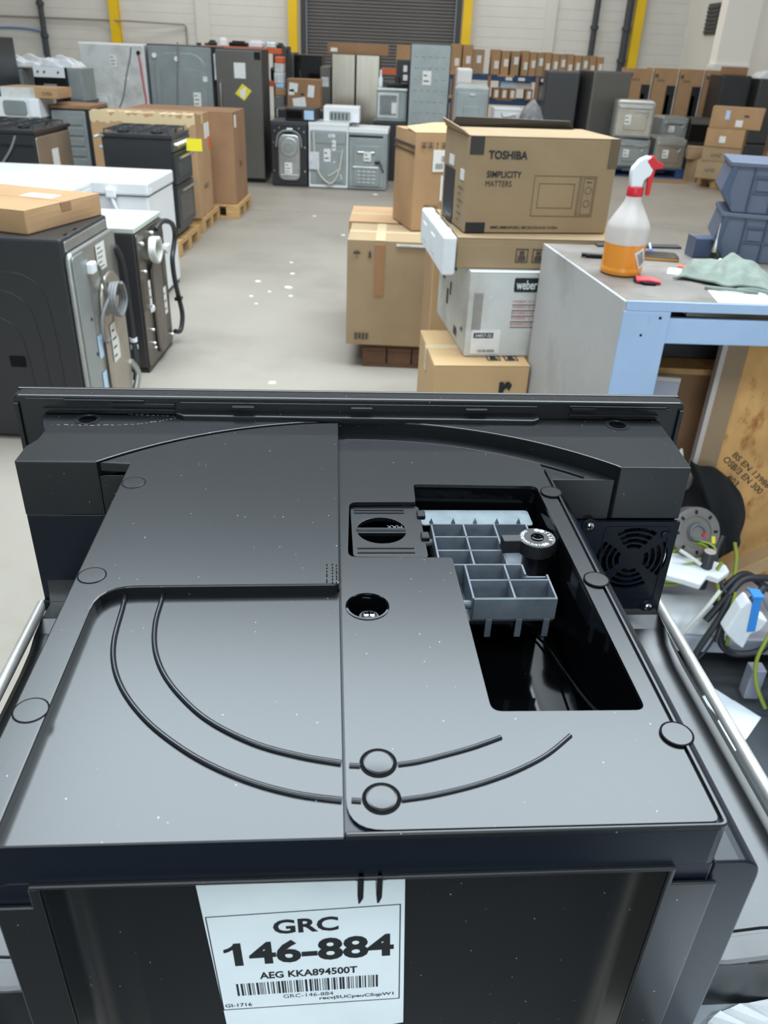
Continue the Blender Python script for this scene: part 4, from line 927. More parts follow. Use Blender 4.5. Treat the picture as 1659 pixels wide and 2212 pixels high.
t = thing('tall_fridge', 'dull grey fridge door behind the labelled carton', 'fridge', (-1.90, 14.8, 0)); D = .6; body(t, .34, D, 1.58, 'charcoal', .03); fbox(t, D, -.17, .05, .17, 1.57, 0, .05, 'graphite', 'door', .006)
stick(t, D, -.15, 1.34, -.10, 1.42, .053); stick(t, D, -.15, 1.2, -.10, 1.28, .053); MB().box(-.16, -.28, 0, .16, .28, .03).obj('base', 'charcoal', t)
t = thing('tall_fridge', 'glossy black fridge standing behind the labelled carton', 'fridge', (-1.49, 14.6, 0)); D = .6; body(t, .42, D, 1.56, 'dark_enamel', .03); fbox(t, D, -.21, .05, .21, 1.55, 0, .04, 'glass_dark', 'door', .006); MB().box(-.2, -.28, 0, .2, .28, .03).obj('base', 'charcoal', t)

# ------------------------------------------------------------------ back row, middle: three machines turned round
t = thing('washing_machine', 'black washing machine turned round with a shiny domed back cover', 'washing machine', (-1.488, 12.0, 0)); D = .58
body(t, .485, D, .78, 'dark_enamel', .02); MB().box(-.243, -D / 2 - .005, .78, .243, D / 2, .81).obj('worktop', 'charcoal', t, bevel=.004)
plate(t, D, -.15, .08, .15, .66, .08, 0, .04, 'galv', 'drum_cover', .02); plate(t, D, -.12, .38, .12, .62, .11, .04, .06, 'galv', 'drum_dome', .015); plate(t, D, -.06, .44, .06, .56, .05, .06, .07, 'galv_grey', 'dome_centre', .008)
stick(t, D, -.06, .17, .04, .31, .043, words=3); fbox(t, D, -.12, .14, .12, .16, .04, .05, 'galv', 'rib')
ftube(t, D, [(0, .70, .03), (-.08, .69, .04), (-.15, .63, .04), (-.17, .5, .04)], .014, 'cord_grey', 'drain_hose'); ftube(t, D, [(0, .70, .03), (.08, .69, .04), (.15, .63, .04), (.17, .5, .04)], .014, 'cord_grey', 'drain_hose')
for x, z in ((-.19, .69), (-.13, .73), (.13, .73), (.2, .69), (-.21, .55), (.21, .5), (-.21, .2), (.21, .2)): MB().lathe([(.014, 0), (.012, .01)], 12, m=Matrix(((1, 0, 0, x), (0, 0, -1, -D / 2), (0, 1, 0, z), (0, 0, 0, 1)))).obj('bolt', 'chrome', t)
MB().box(-.03, -D / 2 - .03, .70, .05, -D / 2, .73).obj('valve', 'white_plastic', t, bevel=.006); MB().box(-.23, -.27, 0, .23, .27, .02).obj('base', 'charcoal', t)
t = thing('washing_machine', 'white-topped washing machine turned round with a looped cream hose', 'washing machine', (-.96, 12.0, 0)); D = .58
body(t, .53, D, .77, 'white_enamel', .01); MB().box(-.268, -D / 2 - .006, .77, .268, D / 2, .81).obj('worktop', 'white_enamel', t, bevel=.004)
plate(t, D, -.245, .05, .245, .72, .02, 0, .012, 'galv_grey'); plate(t, D, -.22, .56, .23, .70, .015, .012, .022, 'galv_grey', 'top_panel', .005); plate(t, D, -.15, .08, .20, .48, .04, .012, .024, 'galv_grey', 'pressed_panel', .008)
ftube(t, D, [(-.2, .70, .03), (-.19, .5, .035), (-.17, .33, .04), (-.11, .17, .045), (.02, .07, .05), (.11, .14, .045), (.16, .3, .04), (.19, .5, .03)], .013, 'hose_cream', 'drain_hose')
ftube(t, D, [(.0, .16, .03), (.08, .2, .03), (.15, .26, .03)], .012, 'hose_cream', 'inlet_hose')
for a in ((-.06, .34, .03, .50), (.05, .48, .1, .61), (.0, .64, .09, .68)): stick(t, D, a[0], a[1], a[2], a[3], .027, words=2)
stick(t, D, -.26, .24, -.12, .46, .05, 'film', 'manual_bag')
for x, z in ((.17, .41), (.17, .17), (.18, .14), (.16, .26), (.08, .34)): MB().lathe([(.014, 0), (.01, .015)], 12, m=Matrix(((1, 0, 0, x), (0, 0, -1, -D / 2 - .012), (0, 1, 0, z), (0, 0, 0, 1)))).obj('fastener', 'white_plastic', t)
t = thing('washing_machine', 'white-topped machine turned round with a ladder of pressed vents and short black lead', 'washing machine', (-.42, 11.98, 0), R(-2)); D = .58
body(t, .52, D, .72, 'galv_grey', .01); MB().box(-.263, -D / 2 - .006, .71, .263, D / 2, .765).obj('worktop', 'white_enamel', t, bevel=.004)
plate(t, D, -.25, .04, .23, .65, .02, 0, .012, 'galv_grey'); fbox(t, D, -.25, .655, .20, .685, 0, .006, 'plastic_black', 'top_slot')
plate(t, D, -.19, .05, .17, .56, .03, .012, .026, 'galv_grey', 'pressed_panel', .01); fbox(t, D, -.14, .46, .10, .49, .026, .05, 'galv', 'clamp_bar', .01); stick(t, D, -.05, .37, .05, .49, .054, words=2)
fbox(t, D, -.2, .27, .15, .30, .026, .036, 'galv', 'rib', .006)
for r_ in range(4):
    for c_ in range(4): plate(t, D, -.14 + c_ * .066, .08 + r_ * .045, -.085 + c_ * .066, .11 + r_ * .045, .008, .026, .036, 'galv', 'pressed_vent', .004)
ftube(t, D, [(.12, .36, .03), (.18, .34, .05), (.2, .28, .05), (.22, .24, .04)], .009, 'cord_black', 'power_cord'); fbox(t, D, .10, .34, .17, .38, .02, .06, 'plastic_black', 'plug', .006)
t = thing('oven_casing', 'black cooker shell behind the black washing machine', 'oven', (-1.4, 12.8, 0)); body(t, .68, .6, .91, 'dark_enamel'); MB().box(-.34, -.31, .88, .34, .3, .915).obj('top_plate', 'galv_dark', t, bevel=.004)
t = carton('brown carton plastered with torn white labels above the black washing machine', .465, .36, .36, (-1.385, 12.8, .917), 0, 'card_dark', tape='tape_clear', pads=(('front', .03, .20, .12, .11, 'sticker', 'shipping_label', -6), ('front', .02, .16, .08, .07, 'sticker', 'shipping_label', 4), ('front', .29, .14, .09, .15, 'sticker', 'shipping_label', -5), ('front', .08, .01, .18, .12, 'sticker', 'shipping_label', 8), ('front', .19, .16, .05, .025, 'ink', 'printed_block')))
t = thing('extractor_hood', 'flat black extractor unit lying on the black washing machine', 'extractor', (-1.33, 12.0, .812), R(-6)); body(t, .40, .4, .15, 'dark_enamel', 0, .01); fbox(t, .4, .06, .02, .19, .13, 0, .01, 'film_blue', 'end_film'); fbox(t, .4, -.18, .03, .03, .12, 0, .008, 'glass_dark', 'glass_front')
t = thing('tall_fridge', 'stainless French-door fridge with a long carton on top', 'fridge', (-.71, 13.95, 0)); D = .66
body(t, .72, D, 1.59, 'charcoal', .03)
for s in (-1, 1): fbox(t, D, .004 if s > 0 else -.358, .55, .358 if s > 0 else -.004, 1.60, 0, .06, 'stainless', 'upper_door', .012)
fbox(t, D, -.358, .06, .358, .54, 0, .06, 'stainless', 'freezer_drawer', .012); MB().box(-.33, -.3, 0, .33, .3, .03).obj('base', 'charcoal', t)
carton('long flat carton resting on the stainless French-door fridge', .90, .4, .15, (-.685, 13.85, 1.592), R(-2), 'card_dark', tape=None, pads=(('front', .05, .03, .1, .05, 'sticker', 'shipping_label'),))
t = thing('tall_fridge', 'grey-sided narrow fridge left of the stainless French-door fridge', 'fridge', (-1.18, 14.15, 0)); body(t, .16, .6, 1.42, 'galv_dark', .02); fbox(t, .6, -.08, .05, .08, 1.41, 0, .04, 'graphite', 'door'); stick(t, .6, -.06, 1.15, .05, 1.28, .043, 'film', 'manual_bag'); MB().box(-.07, -.28, 0, .07, .28, .02).obj('base', 'charcoal', t)
t = thing('countertop_microwave', 'white built-in microwave with grey window on the hose-looped washing machine', 'microwave', (-.80, 12.05, .812)); D = .36
body(t, .48, D, .19, 'white_enamel', 0, .008); plate(t, D, -.16, .02, .12, .13, .02, 0, .012, 'galv_grey', 'window', .004); fbox(t, D, .145, .01, .235, .10, 0, .02, 'white_plastic', 'control_panel'); mb = MB()
for k in range(5): mb.box(-.14 + k * .05, -D / 2 - .0145, .03, -.12 + k * .05, -D / 2 - .0125, .11)
mb.obj('vent_slots', 'charcoal', t)
t = thing('oven_casing', 'dark base unit carrying the glass-fronted oven', 'oven', (-.16, 12.98, 0)); body(t, .46, .6, .76, 'dark_enamel'); MB().box(-.24, -.31, .76, .24, .3, .79).obj('top_plate', 'charcoal', t)
t = thing('built_in_oven', 'open metal oven casing with a glass pane beside the tall dimpled panel', 'oven', (-.145, 12.95, .792)); D = .5
body(t, .43, D, .40, 'galv_grey', 0, .008); fbox(t, D, -.2, .04, .10, .36, 0, .012, 'galv', 'front_frame'); fbox(t, D, -.17, .08, .07, .33, .012, .016, 'film_grey', 'glass'); fbox(t, D, .12, .03, .2, .37, 0, .01, 'galv_grey', 'side_bay'); fbox(t, D, -.215, .385, .215, .42, -.02, .03, 'galv', 'top_rail', .006); stick(t, D, .0, .1, .07, .24, .02)
t = thing('baking_tray', 'black roasting tins tipped together on the metal oven casing', 'tray', (-.10, 12.9, 1.214), R(8)); MB().hexa([(-.14, -.12), (.14, -.12), (.14, .12), (-.14, .12)], [(-.17, -.14), (.17, -.14), (.17, .14), (-.17, .14)], 0, .06).obj('pan', 'dark_enamel', t, bevel=.006)
for k in (0, 1): MB().box(.0 + k * .05, -.1, .06, .02 + k * .05, .1, .15).obj('rack_panel', 'charcoal', t, bevel=.004)
t = thing('spray_can', 'white bottle standing at the left of the black roasting tins', 'bottle', (-.315, 12.85, 1.214)); MB().lathe([(.03, 0), (.03, .10), (.015, .14), (.012, .19)], 16).obj('bottle', 'white_plastic', t, smooth=50); MB().lathe([(.016, .19), (.014, .215)], 14).obj('cap', 'white_plastic', t, smooth=50)
t = thing('tall_fridge', 'tall fridge turned round, grey back panel covered in rows of small dimples', 'fridge', (.365, 12.75, 0)); D = .62
body(t, .55, D, 1.765, 'charcoal', .02); plate(t, D, -.268, .05, .262, 1.755, .015, 0, .014, 'galv_grey', bevel=.004)
dm = MB()
for r_ in range(12):
    for c_ in range(5):
        x, z = -.19 + c_ * .093, 1.62 - r_ * .135; dm.lathe([(.026, 0), (.017, .007), (.004, .009)], 8, m=Matrix(((1, 0, 0, x), (0, 0, -.4 and -1, -D / 2 - .014), (0, .45, 0, z), (0, 0, 0, 1))))
dm.obj('pressed_dimples', 'galv_grey', t, smooth=50)['kind'] = 'stuff'
stick(t, D, -.1, 1.28, .02, 1.45, .024, words=2); MB().box(-.25, -.28, 0, .25, .28, .02).obj('base', 'charcoal', t)
rk = thing('storage_rack', 'orange beam rack behind the metal oven casing', 'rack', (-.05, 16.2, 0))
MB().box(-.4, -.3, 1.31, .36, -.25, 1.385).obj('beam', 'orange', rk); MB().box(-.4, -.25, 1.365, .36, .3, 1.385).obj('shelf_board', 'galv_dark', rk)
for x in (-.42, .38):
    for y in (-.28, .28): MB().box(x - .03, y - .03, 0, x + .03, y + .03, 1.5).obj('upright', 'pallet_blue', rk)
carton('carton on the orange rack peeping out left of the dimpled panel', .34, .4, .37, (.04, 16.2, 1.387), 0, 'card')
t = thing('tall_fridge', 'black narrow fridge with two round labels left of the dimpled panel', 'fridge', (.02, 14.8, 0)); body(t, .26, .55, 1.545, 'dark_enamel', .02); fbox(t, .55, -.13, .04, .13, 1.53, 0, .03, 'dark_enamel', 'door'); stick(t, .55, -.02, 1.38, .04, 1.47, .033); stick(t, .55, -.02, 1.26, .05, 1.34, .033); MB().box(-.1, -.2, 0, .1, .2, .02).obj('base', 'charcoal', t)

# ------------------------------------------------------------------ long rack with the carton row
rk = thing('pallet_rack', 'long rack with blue decks and rusty posts carrying the row of cartons', 'rack', (2.42, 18.35, 0))
for z in (1.32, .90): MB().box(-1.65, -.42, z - .10, 1.60, -.36, z - .02).obj('beam', 'pallet_blue', rk, bevel=.004); MB().box(-1.65, .36, z - .1, 1.6, .42, z - .02).obj('beam', 'pallet_blue', rk)
for z in (1.32, .90):
    for k in range(9): MB().box(-1.65 + k * .365, -.42, z - .02, -1.65 + k * .365 + .33, .42, z).obj('deck_board', 'pallet_blue' if k % 3 else 'pallet_wood', rk)
for x in (-1.4, -.72, .22, 1.55): MB().box(x - .03, -.48, 0, x + .03, -.42, 1.31).obj('upright', 'card_dark', rk)
for x0 in (-.4, -.15, .3): MB().box(x0, -.43, 1.235, x0 + .13, -.421, 1.29).obj('rack_label', 'sticker', rk)
ordn = 'first second third fourth fifth sixth seventh eighth ninth tenth eleventh twelfth thirteenth fourteenth fifteenth sixteenth'.split()
row = [(986, 1), (1010, .98)] + [(1034, .78), (1072, .8), (1092, .8), (1114, .76)] + [(1136 + 16.2 * k, .8 - .008 * k) for k in range(11)]
xs = []
for k, (px, f_) in enumerate(row):
    w = (.2, .2, .23, .17, .16, .16)[k] if k < 6 else .138
    x = (px - 1020) * .00905 + 1.34; xs.append(x)
    nth = ordn[k] if k < 16 else 'last'
    H = .5 * f_ if k < 2 else .42 - .004 * max(0, k - 6)
    if k > 1 and k % 3 == 0: H += .012
    t = carton('%s carton from the left in the row on the long rack' % nth, w - .004, .5, H, (x, 18.32, 1.321), R((-.3, .4, 0)[k % 3]), ('card', 'card', 'card_dull')[k % 3], tape=None, group='cartons standing in a row on the long rack', sag=.002,
               pads=(('front', w * .35, H * (.25 + .1 * (k % 3)), .085 if w > .15 else .07, .13, 'sticker', 'shipping_label'),))
t = carton('white long carton on the lower deck of the long rack', .62, .4, .115, (2.25, 18.2, 1.094), 0, 'card_white', tape=None, pads=(('front', .0, .03, .26, .10, 'film_blue', 'blue_print'), ))
for i, (x, z, lb) in enumerate(((1.93, .902, 'left'), (2.09, .902, 'middle'), (2.24, .902, 'right'))):
    pass
for x, z, lb in ((1.86, .902, 'left one of three small cartons side by side under the long rack row'), (2.02, .902, 'middle one of three small cartons side by side under the long rack row'), (2.18, .902, 'right one of three small cartons side by side under the long rack row'), (2.51, .902, 'small carton alone by the post on the lower deck of the long rack')):
    carton(lb, .145, .3, .19, (x, 18.05, z), 0, 'card_dark', tape=None, pads=(('front', .04, .03, .07, .13, 'sticker', 'shipping_label'),), group='small cartons on the lower deck', sag=.001)
t = thing('oven_casing', 'grey metal casing on the right of the long rack lower deck', 'oven', (2.84, 18.3, .902)); body(t, .24, .4, .36, 'galv_grey'); plate(t, .4, -.1, .03, .1, .3, .02, 0, .01, 'galv_grey', 'pressed_panel', .005)
t = thing('tall_fridge', 'white tall appliance right of the dimpled panel', 'fridge', (1.05, 15.8, 0)); body(t, .26, .5, 1.45, 'white_enamel', .02, .03); fbox(t, .5, -.12, .05, .12, 1.42, 0, .02, 'white_enamel', 'door'); MB().box(-.1, -.2, 0, .1, .2, .02).obj('base', 'charcoal', t)
t = thing('oven_casing', 'steel base unit behind the tall striped-top carton', 'oven', (.96, 12.55, 0)); body(t, .54, .6, .76, 'dark_enamel'); MB().box(-.27, -.3, .76, .27, .3, .79).obj('top_plate', 'galv_dark', t)
t = thing('built_in_oven', 'dull metal oven with a raised lid, right of the tall dimpled fridge back', 'oven', (.96, 12.52, .792), R(-4)); D = .5
body(t, .46, D, .47, 'galv_grey', 0, .01); MB().hexa([(-.235, -.26), (.235, -.26), (.235, .25), (-.235, .25)], [(-.2, -.2), (.2, -.2), (.2, .22), (-.2, .22)], .47, .53).obj('top_cover', 'galv_grey', t, bevel=.006); plate(t, D, -.2, .02, .2, .43, .02, 0, .015, 'galv_grey', 'back_panel', .008); plate(t, D, -.1, .03, .12, .26, .01, .015, .028, 'galv_grey', 'pressed_panel', .006); fbox(t, D, -.03, .38, .05, .41, .015, .03, 'galv', 'clip', .004)
t = thing('washing_machine', 'white washing machine with round door below the long rack', 'washing machine', (1.68, 14.3, 0)); D = .55
body(t, .45, D, .92, 'white_enamel', .01, .01); MB().lathe([(.16, 0), (.15, .04), (.11, .05), (.1, .03)], 28, m=Matrix(((1, 0, 0, .03), (0, 0, -1, -D / 2), (0, 1, 0, .6), (0, 0, 0, 1)))).obj('door', 'galv', t, smooth=40); MB().box(-.225, -D / 2 - .005, .92, .225, D / 2, .945).obj('worktop', 'white_enamel', t, bevel=.004); ftube(t, D, [(-.1, .9, .03), (-.06, .84, .05), (.1, .87, .04), (.12, .78, .03)], .02, 'film', 'loose_wrap')
def fridge_black(label, x, y, w, D, H, rz=0, mt='dark_enamel', door='charcoal'):
    t = thing('tall_fridge', label, 'fridge', (x, y, 0), R(rz)); body(t, w, D, H, mt, .02, .012); fbox(t, D, -w / 2, .5, w / 2, H - .01, 0, .06, door, 'upper_door', .02); fbox(t, D, -w / 2, .04, w / 2, .49, 0, .06, door, 'lower_door', .02); MB().box(-w / 2 + .03, -D / 2 + .03, 0, w / 2 - .03, D / 2 - .03, .02).obj('base', 'plastic_black', t); return t
t = thing('wrapped_appliance', 'small appliance shrouded in grey translucent film beside the black fridges', 'appliance', (2.02, 13.8, 0)); MB().box(-.14, -.2, 0, .14, .2, .85).obj('casing', 'galv_grey', t, bevel=.01)
mb = MB(); mb.ring([[(.19 * s_ * math.cos(a) * (1 + .12 * math.sin(3 * a + z * 5)), .25 * s_ * math.sin(a), z) for a in [2 * PI * k / 20 for k in range(20)]] for z, s_ in ((0, 1.1), (.3, 1.05), (.6, 1.0), (.86, .95), (1.0, .6), (1.1, .12))]); mb.obj('film_cover', 'film_grey', t, smooth=50)
fridge_black('black fridge with curved doors, left of the pair by the long rack', 2.74, 15.8, .56, .6, 1.475, -4, 'dark_enamel', 'charcoal')
fridge_black('black fridge with a lighter door edge, right of the pair by the long rack', 3.42, 15.55, .66, .66, 1.50, 10, 'charcoal', 'graphite')
for i, (z, lb) in enumerate(((0, 'bottom white wrapped parcel beside the right-hand black fridge'), (.42, 'upper white wrapped parcel beside the right-hand black fridge'))):
    heap('wrapped_parcel', lb, 'parcel', 'film', (3.72, 15.10, z), .15, .06, .42 if i == 0 else .36, 30 + i, 12, .15, 'white wrapped parcels by the black fridges')
for k in range(4):
    nth = ('first', 'second', 'third', 'last')[k]
    x = 4.30 + k * .462
    t = carton('%s from the left of four tall brown fridge cartons with dark panels' % nth, .445, .6, 1.57 - .02 * (k == 0), (x, 16.85, 0), 0, 'card', tape=None, group='tall fridge cartons along the right', pads=(('front', .26, .55, .155, .75, 'ink', 'printed_panel'), ('front', .28, .7, .06, .45, 'ink_soft', 'printed_fridge'), ('front', .02, 1.42, .06, .06, 'ink_faint', 'printed_marks')), words=(('front', 'FRIDGE', .07, 1.36, .14, .035, 'ink_faint'),))
    for xx in (.235,): MB().box(-.2225 + xx + .19, -.3085, 0, -.2225 + xx + .205, -.3065, 1.57).obj('strap', 'film', t)
fridge_black('black fridge behind the leaning cartons, left of two', 5.68, 15.9, .5, .6, 1.52, 0, 'dark_enamel', 'dark_enamel')
fridge_black('black fridge behind the leaning cartons, right of two', 6.3, 15.7, .6, .6, 1.49, 0, 'dark_enamel', 'charcoal')
carton('small brown carton on the left of two black fridges at far right', .36, .3, .12, (5.72, 15.9, 1.522), 0, 'card_dark', tape=None)
heap('plastic_wrap', 'white plastic wrap bundled on the right of two black fridges at far right', 'packaging', 'film', (6.3, 15.7, 1.492), .28, .2, .14, 41, 14, .3)
def oven_back(label, loc, w, D, H, rz=0, mat='galv_warm', lid=True):
    t = thing('built_in_oven', label, 'oven', loc, R(rz)); body(t, w, D, H - .03, 'galv_grey', 0, .008); plate(t, D, -w / 2 + .02, .02, w / 2 - .02, H - .06, .03, 0, .02, mat, 'back_panel', .01); plate(t, D, -w / 4, H * .2, w / 3, H * .62, .03, .02, .035, mat, 'pressed_panel', .012)
    fbox(t, D, -w / 2 + .04, H - .12, w / 2 - .04, H - .08, .02, .045, 'galv', 'rail', .01); stick(t, D, -w / 4, H * .35, -w / 4 + .1, H * .62, .04, words=2); MB().hexa([(-w / 2, -D / 2), (w / 2, -D / 2), (w / 2, D / 2), (-w / 2, D / 2)], [(-w / 2 + .05, -D / 2 + .06), (w / 2 - .05, -D / 2 + .06), (w / 2 - .05, D / 2 - .03), (-w / 2 + .05, D / 2 - .03)], H - .03, H).obj('top_cover', 'galv', t, bevel=.005)
    ftube(t, D, [(w / 4, H * .55, .03), (w / 3, H * .7, .04), (.0, H * .72, .035)], .01, 'galv', 'element_pipe'); return t
pallet('dark blue pallet under the stacked metal ovens', (4.08, 14.7, 0), 0, 1.3, .66, 'pallet_blue')
oven_back('metal built-in oven at the bottom left of the oven stack', (3.80, 14.68, .143), .58, .56, .44, 0, 'galv_grey')
oven_back('metal built-in oven on top of the oven stack', (3.80, 14.70, .584), .60, .56, .54, -8, 'galv_warm')
oven_back('metal built-in oven at the bottom right of the oven stack', (4.42, 14.66, .143), .50, .56, .47, 0, 'galv_warm')
t = oven_back('pale metal oven casing behind the bottom right oven', (4.68, 15.55, .5), .46, .5, .37, 6, 'galv_grey')
t = thing('oven_casing', 'dark plinth unit under the pale metal and black ovens', 'oven', (4.88, 15.55, 0)); body(t, .98, .6, .47, 'dark_enamel'); MB().box(-.49, -.3, .47, .49, .3, .498).obj('top_plate', 'charcoal', t)
t = thing('built_in_oven', 'black glass built-in oven with steel strip beside the leaning cartons', 'oven', (5.16, 15.5, .5)); body(t, .40, .5, .36, 'charcoal'); fbox(t, .5, -.2, .27, .2, .35, 0, .02, 'graphite', 'control_panel'); fbox(t, .5, -.2, .01, .2, .26, 0, .03, 'glass_dark', 'door')
pallet('wooden pallet under the leaning carton stacks at right', (5.44, 13.52, 0), R(14))
def cb(lb, w, d, h, x, y, z, rz, m='card', **k): return carton(lb, w, d, h, (x, y, z), R(rz), m, sag=.008, **k)
mk = dict(pads=(('front', .2, .06, .09, .09, 'sticker', 'shipping_label'),)); tx = dict(words=(('front', 'LHZ', .14, .1, .14, .05, 'ink_soft'),))
cb('bottom carton of the left leaning stack on the right pallet', .52, .5, .25, 4.93, 13.52, .143, -28, 'card_dull', **tx)
cb('second carton up in the left leaning stack on the right pallet', .54, .48, .20, 4.96, 13.5, .395, -24, 'card_dull', words=(('front', 'LHZ', .14, .06, .14, .05, 'ink_soft'),))
cb('third carton up in the left leaning stack with a white label', .54, .48, .25, 4.96, 13.48, .597, -26, 'card', **mk)
cb('top carton of the left leaning stack, wide and dented', .72, .46, .28, 5.06, 13.5, .849, -22, 'card', pads=(('front', .2, .12, .06, .12, 'film_blue', 'blue_tag'), ('front', .36, .03, .1, .09, 'sticker', 'shipping_label'), ('front', .46, .16, .07, .03, 'ink_soft', 'printed_block')))
z = .143
for h, lb, mt in ((.20, 'bottom carton of the right-hand stack behind the grey bins', 'card_dull'), (.22, 'second carton up in the right-hand stack behind the grey bins', 'card'), (.22, 'third carton up in the right-hand stack behind the grey bins', 'card_dull'), (.27, 'top carton of the right-hand stack behind the grey bins', 'card')):
    cb(lb, .56, .44, h, 5.80, 13.22, z, -14, mt, words=(('front', 'LITRE', .14, h * .35, .2, .05, 'ink_soft'),)); z += h + .001
carton('crumpled carton standing on the floor beside the bottom right oven', .36, .3, .33, (4.92, 14.22, 0), R(20), 'card_dull', sag=.02)
carton('dented carton tipped on the crumpled carton beside the ovens', .40, .3, .18, (4.86, 14.22, .331), R(-12), 'card_dull', sag=.02)
mb = MB().box(-.42, -.16, 0, .4, .16, .012); arrange(mb.obj('flattened_carton', 'card_dark', loc=(4.28, 13.95, 0), rz=R(-6), bevel=.003), 'flattened brown cardboard on the floor before the ovens', 'cardboard')

# ------------------------------------------------------------------ centre stack of cartons
pallet('dark worn pallet under the large taped carton', (.05, 5.12, 0), 0, .45, .84, 'pallet_dark')
t = carton('large brown carton with a torn tape strip and umbrella mark on the dark pallet', .62, .50, .61, (.035, 4.93, .143), 0, 'card_dull', tape='tape_clear', tapeface=None, sag=.008)
pad(t, face('front', .62, .5, .61), .16, .30, .055, .29, 'tape_brown', 'tape_strip', t=.010)
pad(t, face('top', .62, .5, .61), .16, .0, .055, .5, 'tape_clear', 'tape_strip', t=.002)
mb = MB(); fm = face('front', .62, .5, .61)
mb.poly([(.055 + .022 * math.cos(R(a)), .535 + .018 * math.sin(R(a))) for a in range(0, 181, 20)], .0095, .010, m=fm); mb.box(.0535, .515, .0095, .0565, .535, .010, fm); mb.box(.122, .515, .0095, .138, .545, .010, fm); mb.box(.127, .545, .0095, .133, .557, .010, fm)
for k in range(4): mb.box(.05 + .022 * k, .035 + .004 * (k % 2), .0095, .066 + .022 * k, .075, .010, fm)
mb.obj('printed_marks', 'ink_soft', t)
pad(t, fm, .28, .585, .33, .01, 'film', 'loose_film', t=.012)
t = carton('brown carton tucked behind the large taped carton', .60, .56, .61, (.0, 5.52, .143), 0, 'card', tape='tape_clear')
pallet('dark pallet hidden under the rear brown carton', (0, 5.95, 0), 0, .5, .8, 'pallet_dark')
t = carton('tall brown carton with a dark band, white labels and upside-down print', .46, .42, .535, (.25, 5.25, .757), R(16), 'card', tape='tape_clear', sag=.008, gap=True,
           pads=(('front', .11, .33, .15, .115, 'sticker', 'shipping_label'), ('front', .165, .17, .1, .14, 'sticker', 'shipping_label'), ('left', 0, .455, .42, .012, 'tape_black', 'dark_band'), ('left', 0, .425, .42, .008, 'tape_black', 'dark_band')))
icons(t, 'front', .46, .42, .535, .035, .455, .03, 6, 'ink_soft', .0095)
mb = MB(); fm = face('front', .46, .42, .535)
for x, y, w, n_ in ((.16, .385, .07, 9), (.125, .345, .05, 7), (.20, .18, .05, 6)):
    for k in range(n_): mb.box(x + k * w / n_, y, .0102, x + k * w / n_ + w / n_ * (.3 + .3 * (k % 2)), y + .03, .0106, fm)
text(mb, 'mora', fm @ Matrix.Translation((.27, .10, 0)) @ Matrix.Rotation(PI, 4, 'Z'), 0, 0, .12, .035, .01, .0095); text(mb, 'MODEL M1700', fm @ Matrix.Translation((.27, .15, 0)) @ Matrix.Rotation(PI, 4, 'Z'), 0, 0, .2, .022, 0, .0095)
mb.obj('lettering', 'ink_soft', t)
mb = MB(); mb.add([(-.23, -.21, .535), (.23, -.21, .535), (.23, -.02, .575), (-.05, .02, .57), (-.23, -.01, .55)], [(0, 1, 2, 3, 4)]); mb.obj('raised_flap', 'card_pale', t, solid=.004)

# carton stack beside the bench
t = carton('low brown carton at the foot of the stack beside the workbench', .36, .42, .70, (.318, 3.035, 0), R(6), 'card_pale', tape='tape_clear', tapeface='left')
icons(t, 'top', .36, .42, .70, .21, .05, .05, 2, 'ink', .002)
mb = MB(); text(mb, 'r.', face('front', .36, .42, .70), .25, .53, .07, .11, .02, .0055); mb.obj('lettering', 'ink', t)
t = thing('carton', 'brown carton with a green printed band behind the white boxed grill', 'box', (.45, 4.05, 0), R(3))
MB().box(-.28, -.25, 0, .28, .25, .95).obj('body', 'card', t, bevel=.004); MB().box(-.282, -.252, .5, -.15, -.2, .9).obj('corner_tape', 'card_pale', t); fm = face('front', .56, .5, .95)
mb = MB(); mb.add([(.0, .52, .001), (.30, .40, .001), (.30, .52, .001), (.04, .66, .001), (.0, .66, .001)], [(0, 1, 2, 3, 4)], fm); mb.obj('green_print', 'card_green', t)
t = carton('white dirty carton with a black and red logo under the flat carton', .48, .58, .315, (.472, 3.235, .702), R(8), 'card_white', tape='tape_clear', tapeface=None, sag=.003)
fm = face('front', .48, .58, .315)
pad(t, fm, .165, .245, .125, .05, 'ink', 'logo_plate', t=.0048, r=.006); pad(t, fm, .252, .255, .032, .03, 'red', 'logo_flame', t=.0056)
mb = MB(); text(mb, 'weber', fm, .172, .254, .078, .034, .02, .0052); mb.obj('logo_lettering', 'white_print', t)
mb = MB()
for k, s_ in enumerate(('WEBER Q GRILL', 'WEBER Q GRILL', 'BARBECUE GAS', 'WEBER Q GRIL', 'BARBECUE GAS')): text(mb, s_, fm, .165, .205 - k * .021, .12, .009, 0, .0046)
mb.obj('red_lettering', 'ink_red', t); mb = MB()
for k in range(5): mb.box(.165, .196 - k * .021, .0044, .27, .199 - k * .021, .0047, fm)
for k in range(6): mb.box(.02 + k * .006, .10, .0044, .022 + k * .006, .24, .0046, fm)
mb.obj('small_print', 'ink_faint', t)
pad(t, fm, .022, .012, .11, .09, 'sticker', 'shipping_label', t=.0048); pad(t, fm, .03, .072, .075, .02, 'ink', 'label_bar', t=.0054)
mb = MB(); text(mb, '24857-02', fm, .035, .076, .065, .012, .01, .0056); mb.obj('label_number', 'white_print', t)
mb = MB(); x = .05
while x < .115: mb.box(x, .017, .005, x + .003, .028, .0054, fm); x += .003 + rb.choice((.002, .004))
fl2 = face('left', .48, .58, .315)
for x0, z0, w, h in ((.1, .18, .04, .05), (.2, .1, .03, .06), (.26, .15, .02, .05), (.38, .03, .05, .03), (.5, .08, .03, .012), (.05, .26, .3, .02)): mb.box(x0, z0, .0044, x0 + w, z0 + h, .0047, fl2)
mb.obj('print', 'ink_soft', t)
